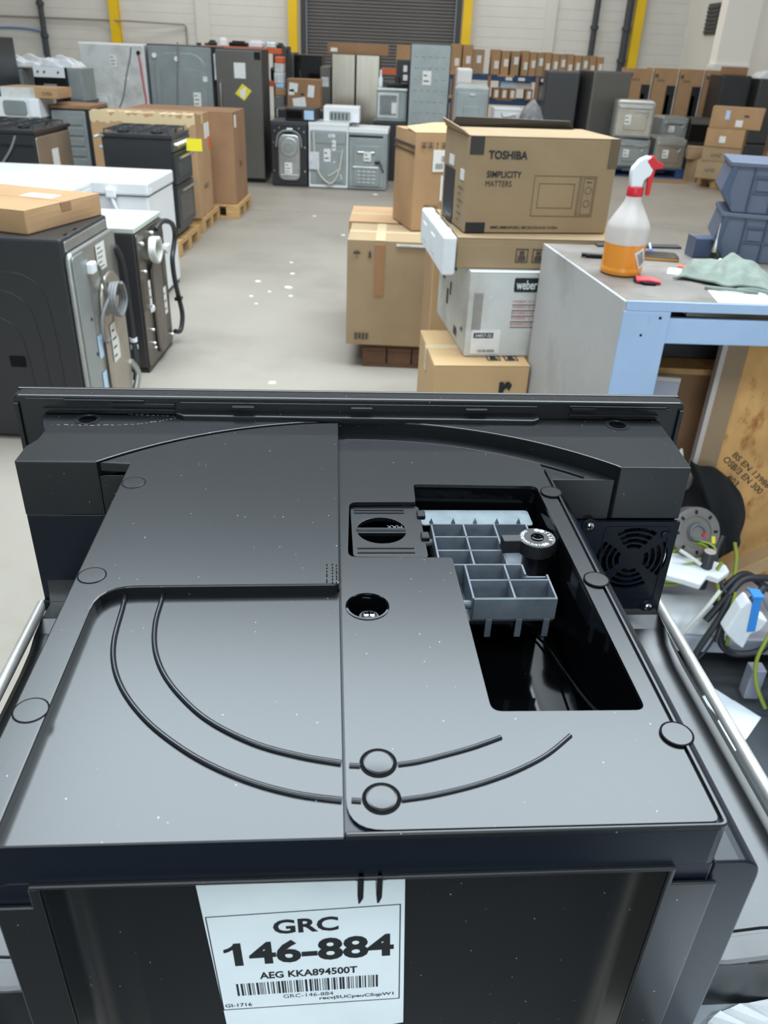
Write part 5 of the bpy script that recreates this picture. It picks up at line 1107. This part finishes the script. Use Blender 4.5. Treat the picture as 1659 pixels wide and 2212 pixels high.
t = carton('flat brown carton with handling marks lying on the white carton', .63, .56, .108, (.505, 3.265, 1.019), R(6), 'card_dull', tape=None)
icons(t, 'front', .63, .56, .108, .215, .025, .045, 3, 'ink_soft')
t = thing('foam_end', 'chipped white polystyrene end cap on the left of the flat carton', 'packaging', (.158, 3.19, 1.002), R(6.6))
MB().box(-.024, -.29, 0, .024, .29, .136).obj('block', 'foam', t, bevel=.01, seg=3)
for y in (-.1, .12): MB().box(-.027, y, .03, .0, y + .1, .1).obj('pocket_rim', 'foam', t, bevel=.006)
for y in (-.2, .05, .2): MB().box(-.012, y, .13, .02, y + .05, .142).obj('stud', 'foam', t, bevel=.006)
T_W, T_D, T_H = .548, .374, .322
t = carton('open brown microwave carton with black lettering on the flat carton', T_W, T_D, T_H, (.478, 3.258, 1.130), R(10.5), 'card_dull', tape=None, sag=.002)
fm = face('front', T_W, T_D, T_H)
pad(t, fm, 0, .262, .05, .058, 'tape_black', 'tape_patch', t=.0036); pad(t, fm, T_W - .035, .225, .035, .097, 'tape_dull', 'tape_patch', t=.0036); pad(t, fm, .006, .002, .072, .034, 'ink', 'printed_block', t=.0036)
mb = MB(); text(mb, 'TOSHIBA', fm, .068, .248, .142, .028, .03, .0036); text(mb, 'SIMPLICITY', fm, .068, .188, .128, .022, .02, .0036); text(mb, 'MATTERS.', fm, .066, .158, .1, .02, .0, .0036); text(mb, 'MM2-MM20P(BK) MICROWAVE OVEN', fm, .10, .012, .255, .013, .012, .0036); mb.obj('lettering', 'ink', t)
mb = MB()
def frame(x0, y0, x1, y1, w=.0018):
    for a in ((x0, y0, x1, y0 + w), (x0, y1 - w, x1, y1), (x0, y0, x0 + w, y1), (x1 - w, y0, x1, y1)): mb.box(a[0], a[1], .0034, a[2], a[3], .0038, fm)
frame(.245, .06, .48, .198); frame(.265, .088, .40, .172); frame(.415, .066, .424, .192); frame(.432, .066, .474, .192)
for y in (.15, .105): mb.poly(circ(.453, y, .0125, 20), .0034, .0038, holes=[circ(.453, y, .0108, 20)], m=fm)
mb.box(.443, .176, .0034, .463, .18, .0038, fm); mb.obj('printed_microwave', 'ink_faint', t)
fl2 = face('left', T_W, T_D, T_H)
pad(t, fl2, .04, .02, .16, .17, 'ink', 'printed_block', t=.0036); pad(t, fl2, .10, .20, .07, .035, 'sticker', 'shipping_label', t=.0036); pad(t, fl2, .28, .17, .05, .035, 'sticker', 'shipping_label', t=.0036); pad(t, fl2, .10, .0, .09, .03, 'tape_black', 'tape_patch', t=.004)
mb = MB()
for k in range(6): mb.box(.26, .03 + k * .022, .0034, .26 + .04 + .03 * (k % 2), .034 + k * .022, .0037, fl2)
mb.obj('small_print', 'ink_faint', t)
mb = MB(); hgt = T_H
mb.add([(-T_W / 2 + .01, T_D / 2 - .02, hgt), (T_W / 2 - .04, T_D / 2 - .02, hgt), (T_W / 2 - .07, T_D / 2 - .04, hgt + .03), (-T_W / 2 + .03, T_D / 2 - .03, hgt + .035)], [(0, 1, 2, 3)]); mb.obj('rear_flap', 'tape_black', t, solid=.004)
mb = MB(); mb.add([(-T_W / 2, -T_D / 2 + .03, hgt), (-T_W / 2, T_D / 2, hgt), (-T_W / 2 - .02, T_D / 2 - .02, hgt + .03), (-T_W / 2 - .012, -T_D / 2 + .06, hgt + .012)], [(0, 1, 2, 3)]); mb.obj('side_flap', 'card_dull', t, solid=.004)

# ------------------------------------------------------------------ workbench on the right
t = thing('workbench', 'pale blue steel workbench with a grey side panel and worn top', 'workbench', (0, 0, 0))
RL, RR_, FR, FL = (.527, 2.90), (1.95, 2.975), (1.95, 2.235), (.640, 2.18)
MB().poly([RL, RR_, FR, FL], 1.108, 1.130).obj('bench_top', 'bench_top', t, bevel=.002)
MB().poly([(FL[0] - .004, FL[1]), (FR[0], FR[1]), (FR[0], FR[1] - .006), (FL[0] - .004, FL[1] - .006)], 1.105, 1.1315).obj('front_edge', 'bench_blue', t, bevel=.001)
MB().poly([(RL[0] - .01, RL[1]), (RL[0], RL[1]), (FL[0], FL[1]), (FL[0] - .01, FL[1])], 0, 1.129).obj('side_panel', 'bench_side', t, bevel=.001)
MB().poly([(.631, 2.172), (.762, 2.178), (.762, 2.195), (.655, 2.195), (.655, 2.26), (.631, 2.26)], 0, 1.1045).obj('leg', 'bench_blue', t, bevel=.003)
for x, z in ((.672, 1.092), (.734, 1.088), (.668, 1.05), (.69, 1.038)): MB().lathe([(.004, 0), (.004, .002)], 10, m=Matrix(((1, 0, 0, x), (0, 0, -1, 2.1765), (0, 1, 0, z), (0, 0, 0, 1)))).obj('bolt_hole', 'plastic_gloss', t)
MB().poly([(.762, 2.19), (1.95, 2.245), (1.95, 2.265), (.762, 2.21)], 1.012, 1.084).obj('apron', 'bench_blue', t, bevel=.003)
MB().box(1.88, 2.25, 0, 1.95, 2.32, 1.108).obj('leg', 'bench_blue', t, bevel=.003); MB().box(1.88, 2.89, 0, 1.95, 2.96, 1.108).obj('leg', 'bench_blue', t, bevel=.003)
MB().box(.60, 2.0, .118, 1.9, 2.86, .138).obj('lower_shelf', 'shelf_grey', t, bevel=.003); MB().box(.66, 1.985, .082, 1.9, 2.0, .140).obj('shelf_lip', 'shelf_grey', t, bevel=.004)
MB().box(.64, 2.2, .06, .70, 2.86, .118).obj('shelf_bracket', 'bench_blue', t)
# things on the bench
t = thing('spray_bottle', 'clear spray bottle half full of orange liquid with a red and white trigger', 'spray bottle', (.692, 2.502, 1.1305))
MB().lathe([(.050, .0), (.060, .004), (.0625, .012), (.0625, .020), (.061, .022), (.0615, .026), (.0615, .092), (0.001, .092)], 36).obj('liquid', 'liquid', t, smooth=50)
MB().lathe([(.0622, .0915), (.0628, .135), (.0605, .146), (.048, .168), (.034, .192), (.025, .208), (.022, .223), (.001, .223)], 36).obj('bottle', 'bottle_plastic', t, smooth=50)
MB().lathe([(.0225, .222), (.0235, .224), (.0235, .245), (.022, .247), (.001, .247)], 24).obj('collar', 'red', t, smooth=40)
HM = Matrix(((1, 0, 0, 0), (0, 0, -1, 0), (0, 1, 0, 0), (0, 0, 0, 1)))
MB().poly(roundpoly([(-.018, .246), (.014, .246), (.018, .268), (.034, .280), (.04, .305), (.038, .325), (.018, .332), (-.004, .322), (-.022, .298), (-.024, .285)], .006, 3), -.015, .015, m=HM).obj('trigger_head', 'white_plastic', t, bevel=.005, seg=3, smooth=50)
MB().poly(roundpoly([(.014, .318), (.030, .3335), (.046, .318), (.064, .312), (.064, .300), (.046, .298), (.034, .296), (.026, .304)], .003, 3), -.0155, .0155, m=HM).obj('nozzle', 'red', t, bevel=.004, seg=3, smooth=50)
MB().poly(roundpoly([(.034, .298), (.046, .298), (.043, .272), (.042, .225), (.032, .224), (.030, .262), (.026, .285)], .004, 3), -.008, .008, m=HM).obj('trigger_lever', 'red', t, bevel=.003, seg=2, smooth=50)
fm = Matrix.Translation((.038, -.0525, .02)) @ Matrix.Rotation(R(36), 4, 'Z') @ Matrix.Rotation(R(90), 4, 'X')
mb = MB(); a_ = -20
lbm = []
def onb(s_, h_, r=.0632): a = R(-50) + s_ / r; return (r * math.cos(a), r * math.sin(a), h_)
cs = Vector((.0, .055))
def rq(x, y, k=.0): a = R(28); return onb(cs.x + x * math.cos(a) - y * math.sin(a), cs.y + x * math.sin(a) + y * math.cos(a), .0632 + k)
mb.grid(lambda u, v: rq((u - .5) * .035, (v - .5) * .055), 4, 4); mb.obj('label', 'sticker', t)
mb = MB()
for k in range(6): mb.grid(lambda u, v: rq(-.012 + k * .004 + u * .002, (v - .5) * .04, .0004), 1, 3)
mb.obj('label_barcode', 'ink', t)
def slab(name, label, cat, mat, pts, z0, z1, bevel=.001): return arrange(MB().poly(pts, z0, z1).obj(name, mat, bevel=bevel), label, cat)
ph = thing('phone', 'black phone with a copper edge lying behind the orange spray bottle', 'phone', (.868, 2.735, 1.1305), R(-7))
MB().poly(rrect(-.066, -.045, .066, .045, .012), 0, .010).obj('case', 'copper_edge', ph, bevel=.002); MB().poly(rrect(-.065, -.044, .065, .044, .012), .010, .013).obj('screen', 'glass_dark', ph, bevel=.001)
slab('steel_rule', 'dark grey bar lying along the rear edge of the workbench', 'bar', 'charcoal', [(.70, 2.875), (1.0, 2.90), (1.0, 2.945), (.70, 2.915)], 1.1305, 1.137)
t = thing('marker_pen', 'black marker left of the orange spray bottle', 'pen', (.655, 2.695, 1.1385), R(-6)); MB().tube([(-.03, 0, 0), (.03, 0, 0)], .008, 10).obj('barrel', 'plastic_black', t, smooth=50); MB().tube([(-.045, 0, 0), (-.03, 0, 0)], .0065, 10).obj('cap', 'plastic_gloss', t, smooth=50)
t = thing('ballpoint_pen', 'small blue-capped pen behind the black phone', 'pen', (.873, 2.84, 1.1355), R(80)); MB().tube([(-.05, 0, 0), (.04, 0, .012)], .004, 8).obj('barrel', 'film_blue', t, smooth=50); MB().tube([(-.055, 0, .0), (-.028, 0, .004)], .0065, 8).obj('cap', 'pen_blue', t, smooth=50)
t = thing('glove', 'crumpled red and black glove beside the orange spray bottle', 'glove', (.748, 2.39, 1.1305), R(-12))
for k in range(4): MB().tube([(-.035, .02 - k * .012, .007), (.0, .018 - k * .012, .010), (.035, .004 - k * .006, .006)], [.007, .006, .003], 8).obj('finger', 'red', t, smooth=60)
MB().tube([(-.038, .024, .007), (-.036, -.006, .005), (-.01, -.03, .004), (.02, -.026, .004)], .005, 8).obj('cuff', 'fabric_black', t, smooth=60)
slab('orange_scrap', 'small orange scrap between the phone and the green towel', 'scrap', 'sticker_orange', [(.90, 2.61), (.93, 2.60), (.94, 2.625), (.91, 2.635)], 1.1305, 1.134)
slab('paper_sheet', 'white paper lying under the left corner of the green towel', 'paper', 'paper_white', [(.84, 2.52), (.90, 2.50), (.94, 2.58), (.87, 2.60)], 1.1305, 1.1312, 0)
slab('paper_strip', 'white paper strip along the front edge of the workbench', 'paper', 'paper_white', [(.905, 2.33), (1.5, 2.33), (1.5, 2.225), (.89, 2.20)], 1.1305, 1.1315, 0)
# towel: one folded sheet
mb = MB()
outl = [Vector(p) for p in ((.83, 2.43), (.90, 2.33), (.97, 2.315), (1.08, 2.30), (1.14, 2.40), (1.16, 2.55), (1.06, 2.66), (.95, 2.64), (.88, 2.56))]
def towel_pt(u, v):
    a = Vector((.835, 2.44)).lerp(Vector((1.09, 2.31)), u); b = Vector((.95, 2.62)).lerp(Vector((1.16, 2.60)), u); p = a.lerp(b, v)
    e = min(1, 7 * min(u, 1 - u) + .12, 1) * min(1, 5 * min(v + .03, 1.02 - v) + .1)
    z = .012 + .04 * (v ** .7) * (1 - .5 * v * v) + .011 * math.sin(9.5 * u + 2.6 * v + .4) * (.35 + v * .65) + .004 * math.sin(23 * u - 5 * v) + .004 * math.exp(-((u - .38 - .12 * v) / .05) ** 2) * 2.0
    z = max(.003, z * e + .004)
    y = p.y + .018 * math.sin(10 * u) * (1 - v)
    return (p.x + .008 * math.sin(7 * v + 3 * u), y, 1.132 + z)
mb.grid(towel_pt, 60, 36)
tw = mb.obj('towel', 'towel', smooth=80, solid=.005); arrange(tw, 'rumpled sage green towel on the workbench before the grey bins', 'towel')
mb = MB()
for k in range(3): mb.tube(spline([(.90 + .09 * k, 2.345 - .012 * k, 1.1365), (.96 + .07 * k, 2.318 - .006 * k, 1.139 + .004 * k), (1.04 + .03 * k, 2.306 - .003 * k, 1.137)], 5), .005, 8)
mb.obj('folded_hem', 'towel', tw, smooth=60)
def bin_(label, loc, rz):
    t = thing('picking_bin', label, 'bin', loc, rz, 'grey picking bins stacked on the workbench'); D = .24
    prof = [(.0, .138), (-.016, .06), (.028, 0), (.40, 0), (.40, .138)]
    mb = MB(); mb.poly(prof, 0, D, holes=[], m=Matrix(((1, 0, 0, 0), (0, 0, 1, 0), (0, 1, 0, 0), (0, 0, 0, 1)))); mb.obj('wall', 'bin_grey', t, bevel=.002)
    MB().box(-.008, -.012, .136, .41, D, .150).obj('rim', 'bin_grey', t, bevel=.003)
    MB().poly([(-.018, .06), (.0, .138), (.018, .138), (.006, .06), (.022, .02), (.016, .018)], -.010, .0, m=Matrix(((1, 0, 0, 0), (0, 0, 1, 0), (0, 1, 0, 0), (0, 0, 0, 1)))).obj('end_flange', 'bin_navy', t, bevel=.002)
    for x in (.07, .135, .2, .27): MB().box(x, -.009, .006, x + .006, 0, .136).obj('upright_rib', 'bin_navy', t, bevel=.001)
    for z in (.06, .105): MB().box(.07, -.007, z, .33, 0, z + .005).obj('cross_rib', 'bin_navy', t, bevel=.001)
    MB().box(.085, -.004, .068, .128, 0, .100).obj('label_panel', 'bin_grey', t, bevel=.001)
    MB().box(.01, .01, .138, .39, D - .01, .139).obj('inside', 'bin_navy', t); return t
bin_('lower grey plastic picking bin behind the green towel', (1.066, 2.76, 1.1305), R(-14))
bin_('upper grey plastic picking bin stacked on another behind the green towel', (1.058, 2.765, 1.2815), R(-14))
t = thing('small_bin', 'small slate grey box left of the stacked picking bins', 'box', (1.028, 2.80, 1.1305), R(5)); MB().box(-.034, -.03, 0, .034, .03, .062).obj('wall', 'bin_navy', t, bevel=.003); MB().box(-.037, -.033, .0, -.034, .033, .066).obj('pale_edge', 'bin_grey', t, bevel=.001)
t = thing('screwdriver', 'silver pointed tool with a black grip beside the stacked picking bins', 'tool', (1.038, 2.70, 1.1305)); MB().lathe([(.012, 0), (.010, .008), (.011, .02), (.009, .035)], 14).obj('grip', 'plastic_black', t, smooth=50); MB().lathe([(.009, .035), (.007, .06), (.0025, .08), (.002, .125)], 12).obj('blade', 'chrome', t, smooth=50); MB().lathe([(.012, 0), (.012, .012), (.005, .02)], 14, (.02, -.02, 0)).obj('silver_bit', 'chrome', t, smooth=50)

# ------------------------------------------------------------------ under the bench and beside it
SH = .139
carton('dark brown carton standing on the lower shelf under the workbench', .50, .36, .70, (.96, 2.66, SH), 0, 'card_dark', tape=None, name='carton')
t = thing('plywood_sheet', 'splintered plywood offcut on the dark brown carton under the workbench', 'board', (.98, 2.63, SH + .701)); MB().box(-.25, -.2, 0, .25, .18, .012).obj('top_ply', 'pallet_wood', t, bevel=.001); MB().box(-.25, -.203, .0125, .2, .16, .02).obj('lower_ply', 'osb', t, bevel=.001)
t = thing('crate', 'black crate under the workbench top', 'crate', (.98, 2.66, SH + .723)); MB().box(-.24, -.14, 0, .24, .16, .13).obj('shell', 'dark_enamel', t, bevel=.006); MB().box(-.25, -.15, .11, .25, .17, .135).obj('rim', 'dark_enamel', t, bevel=.003)
carton('pale narrow carton on the black crate under the workbench top', .26, .2, .075, (1.06, 2.62, SH + .860), 0, 'card_white', tape=None)
t = thing('panel', 'grey board corner propped at the workbench leg', 'board', (.845, 2.33, SH), R(-6)); MB().box(-.045, -.008, 0, .04, .008, .715).obj('sheet', 'leg_grey', t, bevel=.001); MB().box(-.045, -.010, .715, .04, .010, .728).obj('pale_edge', 'edge_strip', t, bevel=.001)
heap_bag = MB(); rnd = random.Random(9)
pro = [(.30, .10), (.42, .095), (.50, .085), (.58, .07), (.63, .058), (.68, .05), (.72, .032), (.755, .018), (.775, .004)]
rings = [[(.935 + .018 * (z_ - .4) * 3 + r_ * .62 * math.cos(a) * (1 + .18 * math.sin(3 * a + z_ * 9)), 2.36 + r_ * .5 * math.sin(a), z_ - .161) for a in [2 * PI * k / 18 for k in range(18)]] for z_, r_ in pro]
heap_bag.ring(rings); arrange(heap_bag.obj('plastic_bag', 'film'), 'crumpled white plastic bag wedged beside the tan board under the workbench', 'bag')
t = thing('tan_board', 'tan board with a pale edge standing under the workbench', 'board', (1.04, 2.36, SH)); MB().box(-.028, -.012, 0, .036, .012, .90).obj('sheet', 'tan_panel', t, bevel=.001); MB().box(-.044, -.016, 0, -.028, .014, .90).obj('pale_edge', 'edge_strip', t, bevel=.001)
t = thing('chipboard_sheet', 'oriented strand board with black stencilled lettering under the workbench', 'board', (1.28, 2.36, SH), R(-3)); MB().box(-.198, -.009, 0, .30, .009, .90).obj('sheet', 'osb', t, bevel=.001)
mb = MB(); fm = Matrix.Translation((-.185, -.0094, .44)) @ Matrix.Rotation(R(90), 4, 'X') @ Matrix.Rotation(R(-38), 4, 'Z')
text(mb, 'OSB/3 EN 300', fm, 0, .0, .19, .022, .02); text(mb, 'BS EN 13986', fm, .01, .03, .18, .02, .02); text(mb, '403', fm, .06, -.035, .05, .022, .02); mb.obj('stencil', 'osb_ink', t)
t = thing('timber_batten', 'pale timber batten with a splintered end at the foot of the strand board', 'batten', (1.22, 2.205, SH + .14), 0); mm_ = Matrix.Rotation(R(-35), 4, 'Y'); MB().box(-.10, -.03, -.02, .14, .03, .028, mm_).obj('timber', 'card_pale', t, bevel=.003); mb = MB()
for k in range(4): mb.tube([mm_ @ Vector((-.1, -.02 + .012 * k, .004 * k)), mm_ @ Vector((-.125 - .006 * (k % 2), -.02 + .012 * k, .004 * k + .004))], [.007, .001], 5)
mb.obj('splinters', 'pallet_wood', t)
# black garment
mb = MB(); ol = [(.968, .603), (1.0, .585), (1.045, .583), (1.09, .555), (1.13, .521), (1.158, .47), (1.172, .42), (1.172, .36), (1.18, .325), (1.150, .29), (1.10, .26), (1.03, .24), (.955, .30), (.93, .40), (.945, .47), (.985, .50), (.99, .54), (.972, .57)]
c0 = Vector((1.06, .42)); vs = []; fs = []; n_ = len(ol); ol = [tuple(p) for p in spline([(*p, 0) for p in ol + [ol[0]]], 3)][:-1]; ol = [(p[0], p[1]) for p in ol]; n_ = len(ol)
for ri, k in enumerate((1.0, .94, .75, .5, .25)):
    for j, p in enumerate(ol):
        q_ = c0.lerp(Vector(p), k); bulge = math.sin(min(1, (1 - k) * 2.2) * PI / 2) * .05; f_ = .008 * math.sin(q_.x * 90 + q_.y * 40) * (k < .95)
        vs.append((q_.x, 2.25 - bulge + f_, q_.y))
for i in range(4): fs += [(i * n_ + j, i * n_ + (j + 1) % n_, (i + 1) * n_ + (j + 1) % n_, (i + 1) * n_ + j) for j in range(n_)]
fs.append(tuple(range(4 * n_, 5 * n_))); b0 = len(vs); vs += [(p[0], 2.30, p[1]) for p in ol]; fs += [(j, b0 + j, b0 + (j + 1) % n_, (j + 1) % n_) for j in range(n_)]; fs.append(tuple(range(b0, b0 + n_)))
mb.add(vs, fs); arrange(mb.obj('black_fleece', 'fabric_black', smooth=80), 'black fleece garment heaped against the strand board', 'clothing')
# cable reel
t = thing('cable_reel', 'grey extension reel with a red indicator beside the black fleece', 'cable reel', (.958, 2.11, .450)); t.rotation_euler = (R(62), 0, R(8))
MB().lathe([(.001, -.05), (.074, -.05), (.078, -.045), (.078, -.036), (.045, -.034), (.045, -.004), (.078, -.002), (.078, .006), (.072, .010), (.050, .008), (.048, .004), (.030, .004), (.028, .014), (.001, .014)], 36).obj('drum', 'reel_grey', t, smooth=40)
for k in range(8):
    a = k * 45; m_ = Matrix.Rotation(R(a), 4, 'Z'); MB().box(.056, -.004, .0098, .068, .004, .0115, m_).obj('slot', 'plastic_black', t)
MB().lathe([(.006, .014), (.006, .02)], 12, (.02, -.008, 0)).obj('red_indicator', 'red', t); MB().poly(rrect(.048, -.036, .060, -.014, .003), .0095, .011).obj('warning_mark', 'sticker_yellow', t)
MB().tube([(.024 * math.cos(a), .024 * math.sin(a), .018) for a in [R(k * 15) for k in range(20)]], .004, 8).obj('carry_ring', 'plastic_grey', t, smooth=60)
# leads
def lead(label, mat, r, pts, group=None, loops=None, name='electric_lead', cat='lead'):
    mb = MB(); mb.tube(spline(pts, 6), r, 8)
    return arrange(mb.obj(name, mat, smooth=60), label, cat, group)
mb = MB(); rnd = random.Random(12)
for k in range(16):
    cx, cz, a_, b_ = .915 + rnd.uniform(-.02, .02), .365 + rnd.uniform(-.035, .03), .085 + rnd.uniform(-.02, .02), .018 + rnd.uniform(0, .02)
    mb.tube([(cx + a_ * math.cos(q_), 2.07 + rnd.uniform(-.002, .002) + .03 * math.sin(q_), cz + b_ * math.sin(q_ + .4) + .1 * a_ * math.cos(q_)) for q_ in [2 * PI * j / 20 for j in range(21)]], .0048, 6)
arrange(mb.obj('green_lead_coil', 'cord_green', smooth=60), 'coil of green and yellow cable below the grey reel', 'cable')
t = thing('tape_roll_tube', 'grey rubber tube with a pale end standing in the green cable', 'tube', (.985, 2.035, .30)); MB().lathe([(.0185, 0), (.0185, .125), (.016, .128), (.006, .128)], 20).obj('sleeve', 'cord_black', t, smooth=40); MB().lathe([(.017, .128), (.017, .1295), (.004, .1295)], 20).obj('pale_end', 'edge_strip', t)
lead('green lead curling upward beside the grey rubber tube', 'cord_green', .0055, [(1.022, 2.02, .40), (1.014, 2.02, .36), (1.028, 2.0, .31), (1.04, 1.985, .25)])
lead('thick green lead rising in front of the black fleece', 'cord_green', .006, [(1.083, 2.1, .425), (1.093, 2.08, .38), (1.088, 2.05, .33), (1.075, 2.02, .29)])
lead('green lead hanging over the shelf left of the white block', 'cord_green', .0055, [(1.065, 1.97, .33), (1.055, 1.945, .28), (1.062, 1.93, .21), (1.075, 1.95, .14)])
lead('green lead trailing down to the floor by the blue tote', 'cord_green', .006, [(1.15, 1.93, .33), (1.165, 1.90, .26), (1.13, 1.86, .17), (1.135, 1.83, .1), (1.17, 1.80, .03)])
lead('black hose arching over the cable pile', 'cord_black', .009, [(1.05, 2.12, .435), (1.03, 2.09, .39), (1.035, 2.05, .33), (1.06, 2.0, .29), (1.045, 1.96, .24), (1.03, 1.93, .17)])
lead('black hose running right across the cable pile', 'cord_black', .011, [(1.0, 1.97, .22), (1.055, 1.99, .30), (1.10, 2.02, .34), (1.16, 2.03, .345), (1.28, 2.05, .33)])
lead('black lead crossing the shelf lip and dropping behind the guide rod', 'cord_black', .010, [(1.06, 1.98, .31), (1.03, 1.95, .25), (.99, 1.93, .16), (.96, 1.92, .06), (.945, 1.93, .008)])
lead('black lead looped around the white block', 'cord_black', .012, [(1.16, 2.0, .33), (1.12, 1.97, .30), (1.06, 1.96, .25), (1.05, 1.95, .17), (1.10, 1.95, .115), (1.17, 1.94, .13), (1.22, 1.95, .18)])
lead('black lead bundled at the right under the strand board', 'cord_black', .012, [(1.02, 2.0, .26), (1.07, 2.03, .32), (1.13, 2.06, .335), (1.2, 2.04, .30), (1.27, 2.02, .31)])
lead('thin dark lead hanging from the shelf lip', 'cord_black', .004, [(1.05, 1.97, .18), (1.02, 1.95, .12), (.985, 1.94, .07), (.97, 1.93, .01)])
lead('white lead curving out from under the white foam piece', 'cord_white', .0065, [(1.02, 1.975, .33), (.99, 1.96, .285), (.95, 1.95, .22), (.925, 1.96, .143)])
lead('grey lead curving beside the blue tape', 'cord_grey', .006, [(1.08, 1.95, .36), (1.12, 1.93, .35), (1.15, 1.92, .31), (1.19, 1.93, .28)])
lead('white flat lead under the grey reel', 'cord_white', .006, [(.90, 2.05, .42), (.93, 2.04, .405), (.965, 2.03, .385)])
# foam pieces
mb = MB(); fp_ = [(.855, 1.99), (.86, 2.09), (.95, 2.105), (1.05, 2.05), (1.052, 2.02), (1.01, 1.985), (.98, 2.0), (.945, 1.955), (.90, 1.975)]
mb.poly(fp_, 0, .022, m=Matrix.Translation((0, 1.99, .347)) @ Matrix.Rotation(R(8), 4, 'X') @ Matrix.Translation((0, -1.99, 0))); arrange(mb.obj('foam_piece', 'foam', bevel=.004), 'flat broken white polystyrene piece on the cable pile', 'packaging')
t = thing('foam_plank', 'long pale rounded plank along the lower shelf front', 'plank', (.94, 2.05, SH)); mb = MB(); mb.poly(roundpoly([(-.05, 0), (-.05, .06), (.06, .075), (.06, 0)], [.0, .03, .0, 0], 5), -.20, .155, m=Matrix(((0, 0, 1, 0), (1, 0, 0, 0), (0, 1, 0, 0), (0, 0, 0, 1)))); mb.obj('plank', 'foam', t, bevel=.003); MB().box(-.2, .06, 0, .155, .10, .05).obj('rear_strip', 'foam', t)
t = thing('foam_block', 'white polystyrene block with a strip of blue tape on the cable pile', 'packaging', (1.07, 1.90, .19))
MB().poly([(-.050, .058), (-.028, .150), (-.012, .178), (.002, .168), (.012, .130), (.064, .108), (.052, .072), (.026, .056), (.018, 0), (-.012, .022)], -.025, .025, m=HM).obj('block', 'foam', t, bevel=.006, seg=3)
MB().poly([(-.002, .19), (.022, .19), (.028, .13), (.034, .07), (.010, .068), (.004, .13)], .0255, .0275, m=HM).obj('tape_strip', 'tape_blue', t); MB().box(-.004, -.03, .188, .026, .01, .196).obj('tape_fold', 'tape_blue', t)
t = thing('steel_stand', 'grey steel leg standing on the floor below the cable pile', 'stand', (1.155, 1.885, 0)); MB().box(-.022, -.022, .006, .022, .022, .118).obj('leg', 'leg_grey', t, bevel=.003); MB().box(-.03, -.03, 0, .03, .03, .006).obj('foot', 'charcoal', t)
t = thing('storage_tote', 'blue plastic tote at the right edge beside the grey steel leg', 'tote', (1.345, 1.76, 0), R(-20)); MB().hexa([(-.13, -.09), (.13, -.09), (.13, .09), (-.13, .09)], [(-.15, -.11), (.15, -.11), (.15, .11), (-.15, .11)], 0, .2).obj('shell', 'blue_tote', t, bevel=.006); MB().box(-.158, -.118, .19, .158, .118, .203).obj('rim', 'blue_tote', t, bevel=.003)
slab('paper_sheet', 'white sheet of paper on the floor, partly under another', 'paper', 'paper_white', [(1.0, 1.86), (1.06, 1.905), (1.115, 1.835), (1.04, 1.75)], .0042, .0052, 0)
slab('paper_sheet', 'white sheet of paper on the floor, on top and nearer the machine', 'paper', 'paper_white', [(1.02, 1.762), (1.10, 1.855), (1.158, 1.785), (1.085, 1.70), (1.03, 1.645)], .0056, .0066, 0)
# litter on the open floor
rnd = random.Random(21)
for k, (x, y, s_) in enumerate(((-.87, 6.9, .03), (-.85, 6.45, .045), (-.93, 7.3, .025), (-1.12, 6.6, .03), (-.98, 6.3, .02), (-1.1, 6.15, .022), (-.8, 6.2, .02), (-1.03, 5.95, .02), (-.55, 8.6, .03), (-.95, 9.6, .03), (-.68, 4.35, .035), (-.3, 11.35, .05))):
    mb = MB(); m_ = [(x + s_ * rnd.uniform(.6, 1) * math.cos(a) * .9, y + s_ * rnd.uniform(.5, 1) * math.sin(a)) for a in [2 * PI * j / 7 for j in range(7)]]; mb.poly(m_, 0, .004)
    arrange(mb.obj('litter_scrap', 'litter'), 'small white scrap of packing litter on the concrete aisle', 'litter', 'white scraps on the aisle floor')
mb = MB().poly(rrect(-1.3, -2.4, 1.5, -.25, .05), 0, .012); arrange(mb.obj('added_dark_mat', 'added_mat', bevel=.003), 'added unseen dark mat behind the camera, darkening reflections in the machine back', 'mat')  # added out of view to darken what the rear faces of the machine reflect
mb = MB().poly(rrect(.62, -.2, 1.9, 2.9, .03), 0, .004); arrange(mb.obj('floor_shade_mat', 'added_mat', bevel=.001), 'added mat standing in for the shaded and stained floor between machine and workbench', 'mat')  # added dark sheet: puts the floor shade beside the bench into colour, with stains
for o in bpy.data.objects:
    if o.parent and o.name.split('.')[0] in ('print', 'lettering', 'small_print', 'printed_marks', 'red_lettering', 'knob_print', 'label_print', 'stencil', 'printed_microwave', 'vent_slots'): o['kind'] = 'stuff'   # flat print, too small to pick apart
